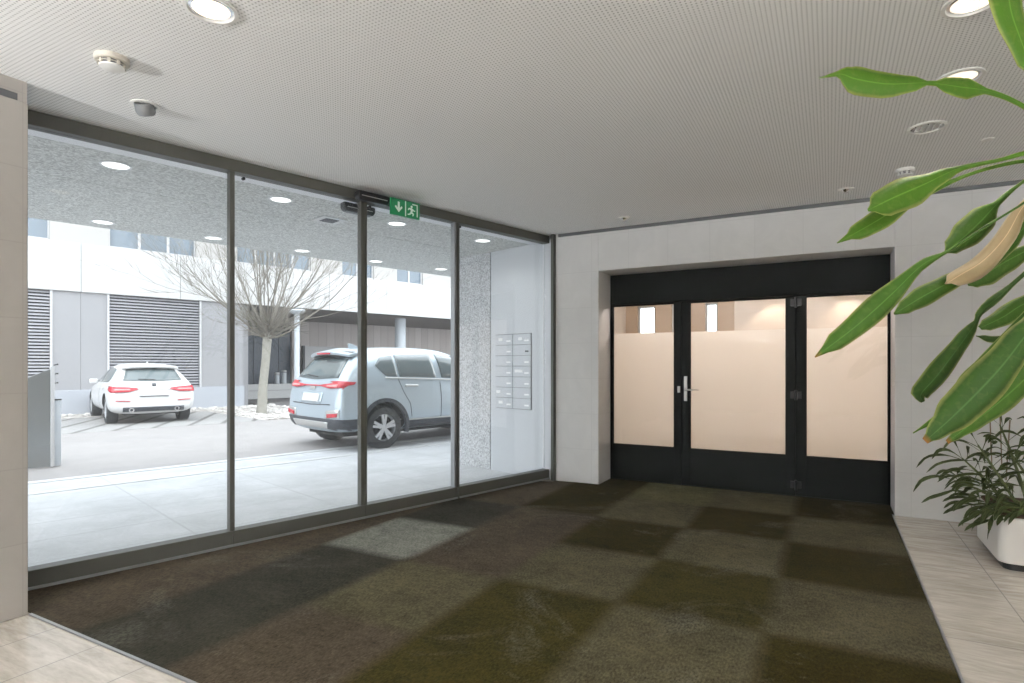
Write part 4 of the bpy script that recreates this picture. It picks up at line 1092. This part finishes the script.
LV = [  # crown, control points (px, py, depth) after the crown, width m, facing, material, fold, wave, tip, profile
 (0, [(1095, 150, 2.15), (1024, 106, 2.15), (992, 92, 2.15), (960, 87, 2.15), (928, 83, 2.15), (888, 84, 2.18), (856, 79, 2.2), (840, 74, 2.2), (819, 78, 2.22)],   .112, TOC+UPV*.05, 'leaf', .15, .03, 0,
  [(0, .22), (.26, .20), (.34, .72), (.41, .60), (.485, .12), (.55, .62), (.63, .92), (.74, 1.0), (.83, .62), (.90, .18), (1, .03)]),
 (0, [(1100, 165, 2.15), (1040, 152, 2.15), (1000, 160, 2.15), (960, 168, 2.12), (925, 184, 2.10), (895, 197, 2.08), (868, 210, 2.06)], .125, TOC+UPV*.3, 'leaf', .2, .03, 0,
  [(0, .2), (.35, .13), (.5, .18), (.60, .45), (.76, 1.0), (.90, .85), (1, .06)]),
 (0, [(1100, 170, 2.25), (1040, 160, 2.25), (990, 168, 2.24), (940, 186, 2.22), (900, 207, 2.2), (868, 226, 2.2), (837, 243, 2.2)], .088, TOC+UPV*.3, 'leaf', .2, .03, 0,
  [(0, .2), (.4, .15), (.6, .4), (.76, .95), (.88, .8), (.955, .2), (1, .03)]),
 (0, [(1100, 170, 2.0), (1045, 190, 2.0), (1016, 208, 2.0), (985, 227, 1.98), (950, 250, 1.96), (922, 265, 1.94), (892, 294, 1.92), (855, 327, 1.90), (815, 357, 1.88)], .082, TOC+UPV*.2, 'leafmid', .35, .025, .975,
  [(0, .12), (.30, .09), (.50, .11), (.62, .40), (.80, 1.0), (.92, .78), (1, .05)]),
 (0, [(1090, 150, 2.5), (1040, 172, 2.5), (1016, 187, 2.5), (998, 203, 2.5), (982, 220, 2.5), (964, 237, 2.5), (944, 253, 2.5)], .122, TOC+UPV*.3, 'leafmid', .3, .05, 0,
  [(0, .15), (.3, .10), (.5, .22), (.66, .95), (.78, 1.0), (.92, .62), (1, .03)]),
 (0, [(1085, 160, 2.2), (1040, 190, 2.2), (1022, 208, 2.2), (1006, 236, 2.2), (984, 260, 2.2), (960, 275, 2.2), (946, 284, 2.2)], .080, TOC+UPV*.5+RV*-.4, 'leafdry', .7, .14, 0,
  [(0, .4), (.3, .45), (.5, .8), (.72, 1.0), (.88, .75), (1, .12)]),
 (0, [(1070, 195, 2.21), (1030, 222, 2.21), (1010, 244, 2.21), (990, 262, 2.21), (970, 274, 2.21)], .062, TOC+UPV*.2, 'leafmid', .4, .06, 0,
  [(0, .4), (.3, .55), (.55, .95), (.8, 1.0), (.94, .7), (1, .25)]),
 (0, [(1060, 185, 2.23), (1024, 222, 2.23), (1000, 248, 2.23), (975, 268, 2.23), (948, 283, 2.23), (922, 297, 2.23), (894, 314, 2.23)], .080, TOC+UPV*.25, 'leafmid', .35, .03, 0,
  [(0, .4), (.3, .45), (.5, .55), (.68, .85), (.82, 1.0), (.93, .7), (1, .10)]),
 (1, [(1090, 240, 2.3), (1045, 243, 2.3), (1020, 254, 2.3), (1000, 265, 2.3), (985, 275, 2.3), (968, 285, 2.3)], .092, TOC+UPV*.4, 'leafmid', .3, .03, 0,
  [(0, .3), (.3, .45), (.55, .95), (.78, 1.0), (.92, .6), (1, .08)]),
 (1, [(1080, 255, 2.1), (1040, 262, 2.1), (1022, 276, 2.1), (1002, 294, 2.1), (981, 312, 2.1), (975, 324, 2.09), (955, 352, 2.06), (936, 377, 2.04), (921, 394, 2.03), (923, 402, 2.03)], .072, TOC+RV*-.35, 'leafdark', .5, .05, 0,
  [(0, .2), (.25, .2), (.36, .45), (.46, .30), (.52, .22), (.60, .70), (.74, 1.0), (.88, .85), (.95, .35), (1, .18)]),
 (1, [(1080, 270, 2.2), (1040, 296, 2.2), (1020, 306, 2.2), (1003, 317, 2.2), (980, 328, 2.2)], .072, TOC+UPV*.5, 'leafmid', .3, .03, 0,
  [(0, .5), (.4, .9), (.7, 1.0), (.92, .7), (1, .25)]),
 (1, [(1095, 255, 1.75), (1060, 296, 1.74), (1030, 330, 1.72), (1002, 366, 1.70), (974, 396, 1.69), (948, 421, 1.68), (925, 441, 1.67)], .112, TOC+UPV*.25+RV*-.2, 'leafdark', .3, .03, .985,
  [(0, .30), (.25, .40), (.42, .80), (.60, 1.0), (.76, .90), (.90, .50), (1, .16)]),
 (1, [(1100, 290, 1.80), (1062, 340, 1.80), (1032, 372, 1.80), (1004, 398, 1.80), (975, 421, 1.80), (947, 442, 1.80)], .092, TOC+UPV*.3+RV*.3, 'leafmid', .25, .03, .985,
  [(0, .4), (.4, .95), (.6, 1.0), (.8, .72), (.92, .40), (1, .14)]),
 (1, [(1090, 268, 1.95), (1046, 300, 1.95), (1016, 332, 1.95), (992, 358, 1.95), (976, 376, 1.95), (960, 396, 1.95), (940, 416, 1.95), (913, 433, 1.95)], .060, TOC*.8+RV*-.5, 'leaf', .5, .06, 0,
  [(0, .25), (.35, .45), (.5, .35), (.62, .95), (.75, .8), (.88, .32), (1, .06)]),
 (1, [(1090, 262, 1.98), (1050, 290, 1.98), (1022, 318, 1.98), (1000, 342, 1.98), (982, 362, 1.98), (966, 380, 1.98), (955, 400, 1.98), (948, 412, 1.98)], .045, TOC*.8+RV*-.5, 'leafmid', .4, .06, 0,
  [(0, .25), (.35, .45), (.55, .65), (.72, .9), (.85, .8), (.95, .32), (1, .06)]),
 (0, [(1096, 40, 1.9), (1060, -60, 1.85), (1022, -60, 1.82), (1010, -25, 1.80), (1010, 6, 1.79), (1020, 38, 1.78), (1036, 78, 1.78)], .110, TOC+UPV*.3, 'leaf', .2, .04, 0,
  [(0, .3), (.3, .6), (.55, 1.0), (.75, .95), (.92, .6), (1, .05)]),
 (1, [(1080, 300, 2.35), (1040, 330, 2.35), (1012, 337, 2.35), (994, 339, 2.35), (976, 336, 2.35)], .034, TOC+UPV*.6, 'leafdark', .2, .02, 0, [(0, .4), (.5, .9), (.85, 1), (1, .1)]),
 (1, [(1080, 310, 2.35), (1050, 338, 2.35), (1026, 341, 2.35), (1012, 344, 2.35), (1001, 345, 2.35)], .032, TOC+UPV*.6, 'leafdark', .2, .02, 0, [(0, .4), (.5, .9), (.85, 1), (1, .1)]),
 (1, [(1080, 320, 2.35), (1050, 343, 2.35), (1028, 347, 2.35), (1010, 354, 2.35), (998, 359, 2.35)], .034, TOC+UPV*.6, 'leafdark', .2, .02, 0, [(0, .4), (.5, .9), (.85, 1), (1, .1)]),
 (1, [(1080, 330, 2.35), (1045, 352, 2.35), (1015, 360, 2.35), (995, 367, 2.35), (981, 371, 2.35)], .038, TOC+UPV*.6, 'leafdark', .2, .02, 0, [(0, .4), (.5, .9), (.85, 1), (1, .1)]),
]
for i, (cr, pts, wd, nr, mt, fold, wav, tip, prof) in enumerate(LV):
    b = MB(); att = {'across': [], 'tipness': []}
    P = [CRN[cr]+Vector((0, 0, -.02*(i % 4)))]+rays_between(pts)
    leaf_strip(b, att, [bi @ p for p in P], wd, nr, fold, wav, tip, i, 34, [(0, .25)]+[(.12+.88*f, w_) for f, w_ in prof])
    o = finish_leaf(b, att, 'leaf', M[mt], big)
    if mt == 'leafdry': o['label'] = 'dry tan curled leaf'
rnd = random.Random(3)
for k in range(22):     # the rest of both crowns, right of the frame
    a = rnd.uniform(-1.7, 1.5); el = rnd.uniform(.1, 1.0); L = rnd.uniform(.55, .8); cr = CRN[k % 2]
    d = Vector((math.cos(a), math.sin(a), 0))
    if d.x < .1: d.x = abs(d.x)+.2
    d.normalize()
    P = [cr, cr+d*L*.3+UPV*L*.3*el, cr+d*L*.65+UPV*L*.32*el, cr+d*L+UPV*(L*.1*el-.15)]
    b = MB(); att = {'across': [], 'tipness': []}
    leaf_strip(b, att, [bi @ p for p in P], .09, UPV+d*-.3, .25, .03, 0, k+50, 14)
    finish_leaf(b, att, 'leaf', M['leaf'], big)

# white planter with small dracaena by the front wall
pl = empty('potted_dracaena', loc=(.96, 4.80, 0)); tag(pl, 'white rectangular planter with bushy small leaved plant standing right of the door niche', 'potted plant')
PWX, PLY, PZ0, PZ1 = .70, .72, .045, .34
def rrect(x0, x1, y0, y1, r, n=6):
    o = []
    for cx, cy, a0 in ((x1-r, y1-r, 0), (x0+r, y1-r, PI/2), (x0+r, y0+r, PI), (x1-r, y0+r, 1.5*PI)):
        for k in range(n+1): a = a0+PI/2*k/n; o.append((cx+r*math.cos(a), cy+r*math.sin(a)))
    return o
b = MB(); b.prism(rrect(0, PWX, 0, PLY, .07), PZ0, PZ1, 'Z'); b.build('planter', M['pot'], pl, bevel=.008, smooth=True)
MB().prism(rrect(.03, PWX-.03, .03, PLY-.03, .06), 0, PZ0, 'Z').build('base', M['dark'], pl)
b = MB(); b.prism(rrect(.02, PWX-.02, .02, PLY-.02, .06), PZ1-.002, PZ1+.012, 'Z'); b.build('soil', M['soil'], pl)
stems = MB(); fol = MB(); att = {'across': [], 'tipness': []}
pi_ = pl.matrix_world.inverted(); rnd = random.Random(21)
def shoot(base, top, bend, nleaf, ll, lw, seed):
    base, top = Vector(base), Vector(top); m = (base+top)/2+Vector(bend)
    pts = [base.lerp(m, k/3).lerp(m.lerp(top, k/3), k/3) for k in range(4)]
    stems.tube(pts, [.012, .010, .008, .005], 6)
    for k in range(nleaf):
        f = .35+.65*k/(nleaf-1); i = min(2, int(f*3)); p = pts[i].lerp(pts[i+1], f*3-i)
        ax = (pts[i+1]-pts[i]).normalized()
        a = k*2.4+seed; sd = Vector((math.cos(a), math.sin(a), 0)); sd = (sd-ax*sd.dot(ax)).normalized()
        d = (sd+ax*(.35+1.1*max(0, f-.7)*3)+UPV*.25).normalized(); L = ll*rnd.uniform(.7, 1.2)
        dr_ = rnd.uniform(.25, .75); h_ = Vector((d.x, d.y, 0))
        q = [p, p+d*L*.30, p+d*L*.55+UPV*(-.06*L*dr_), p+d*L*.72+h_*L*.10+UPV*(-.30*L*dr_), p+d*L*.80+h_*L*.20+UPV*(-.75*L*dr_)]
        leaf_strip(fol, att, q, lw*rnd.uniform(.75, 1.2), UPV+sd*.2+TOC*.6, .35, .04, .97 if rnd.random() < .06 else 0, seed*31+k, 9, [(0, .12), (.22, .16), (.45, .9), (.65, 1), (.88, .6), (1, .05)], rnd.uniform(-.7, .7))
def loc(px_, py_, d): return pi_ @ at_depth(px_, py_, d)
SHT = [((.16, .20, .34), (978, 445, 4.15), 17, .30), ((.22, .30, .34), (1000, 425, 4.3), 15, .25), ((.30, .20, .34), (1010, 452, 4.1), 16, .27), ((.12, .35, .34), (962, 458, 4.3), 15, .29),
       ((.14, .16, .34), (960, 482, 4.05), 14, .27), ((.25, .12, .34), (988, 490, 3.95), 16, .26), ((.40, .20, .34), (1030, 440, 4.1), 14, .28), ((.15, .45, .34), (975, 478, 4.5), 14, .26),
       ((.10, .25, .34), (970, 505, 4.2), 14, .22), ((.12, .08, .34), (986, 512, 3.88), 16, .20), ((.32, .06, .34), (1012, 508, 3.86), 16, .22), ((.5, .4, .34), (1050, 430, 4.3), 12, .26), ((.10, .40, .34), (972, 500, 4.45), 12, .20), ((.22, .06, .34), (1002, 518, 3.86), 14, .19), ((.42, .06, .34), (1026, 512, 3.86), 14, .2)]
for i, (bs, tp, n_, ll) in enumerate(SHT):
    shoot(bs, loc(*tp), (rnd.uniform(-.03, .03), 0, .05), max(8, int(n_*.8)), ll*1.05, .030, i+1)
stems.build('stems', M['stem'], pl, smooth=True)
finish_leaf(fol, att, 'foliage', M['leafsmall'], pl, .0008)
# bare twigs rising behind
b = MB()
for a_, c_ in (((1002, 470, 4.4), (1000, 415, 4.4)), ((1006, 480, 4.2), (1010, 420, 4.2)), ((992, 470, 4.3), (990, 418, 4.3))): b.tube([loc(*a_), loc(*c_)], .004, 6)
b.build('twigs', M['cane'], pl)

# ================================================================== LIGHT, SKY, CAMERA
wd = bpy.data.worlds.new('sky'); scn.world = wd; wd.use_nodes = True
nt = wd.node_tree; g = NG(nt); bg = nt.nodes['Background']
tc = g.n('ShaderNodeTexCoord'); z = g.xyz(tc.outputs['Generated'])[2]
g.put(bg.inputs[0], g.mix(g.ramp(z, -.05, .9), (.93, .96, 1.0, 1), (.86, .92, 1.0, 1)))
bg.inputs[1].default_value = 4.1
sd = bpy.data.lights.new('sun', 'SUN'); sd.energy = 1.6; sd.angle = math.radians(25); sd.color = (1, .97, .93)
so = bpy.data.objects.new('sun', sd); COL.objects.link(so); so.rotation_euler = (math.radians(35), 0, math.radians(35))

cd = bpy.data.cameras.new('camera'); co = bpy.data.objects.new('camera', cd); COL.objects.link(co)
cd.sensor_width = 36; cd.lens = 36*FPX/1024; cd.shift_y = (CYP-341.5)/1024; cd.clip_start = .05; cd.clip_end = 300
co.location = CP; co.rotation_euler = (PI/2, 0, YAW)
scn.camera = co
vs_ = scn.view_settings; vs_.view_transform = 'Standard'; vs_.look = 'None'; vs_.gamma = 1; vs_.exposure = 0; vs_.use_curve_mapping = False
scn.cycles.max_bounces = 12; scn.cycles.transparent_max_bounces = 24; scn.cycles.diffuse_bounces = 6
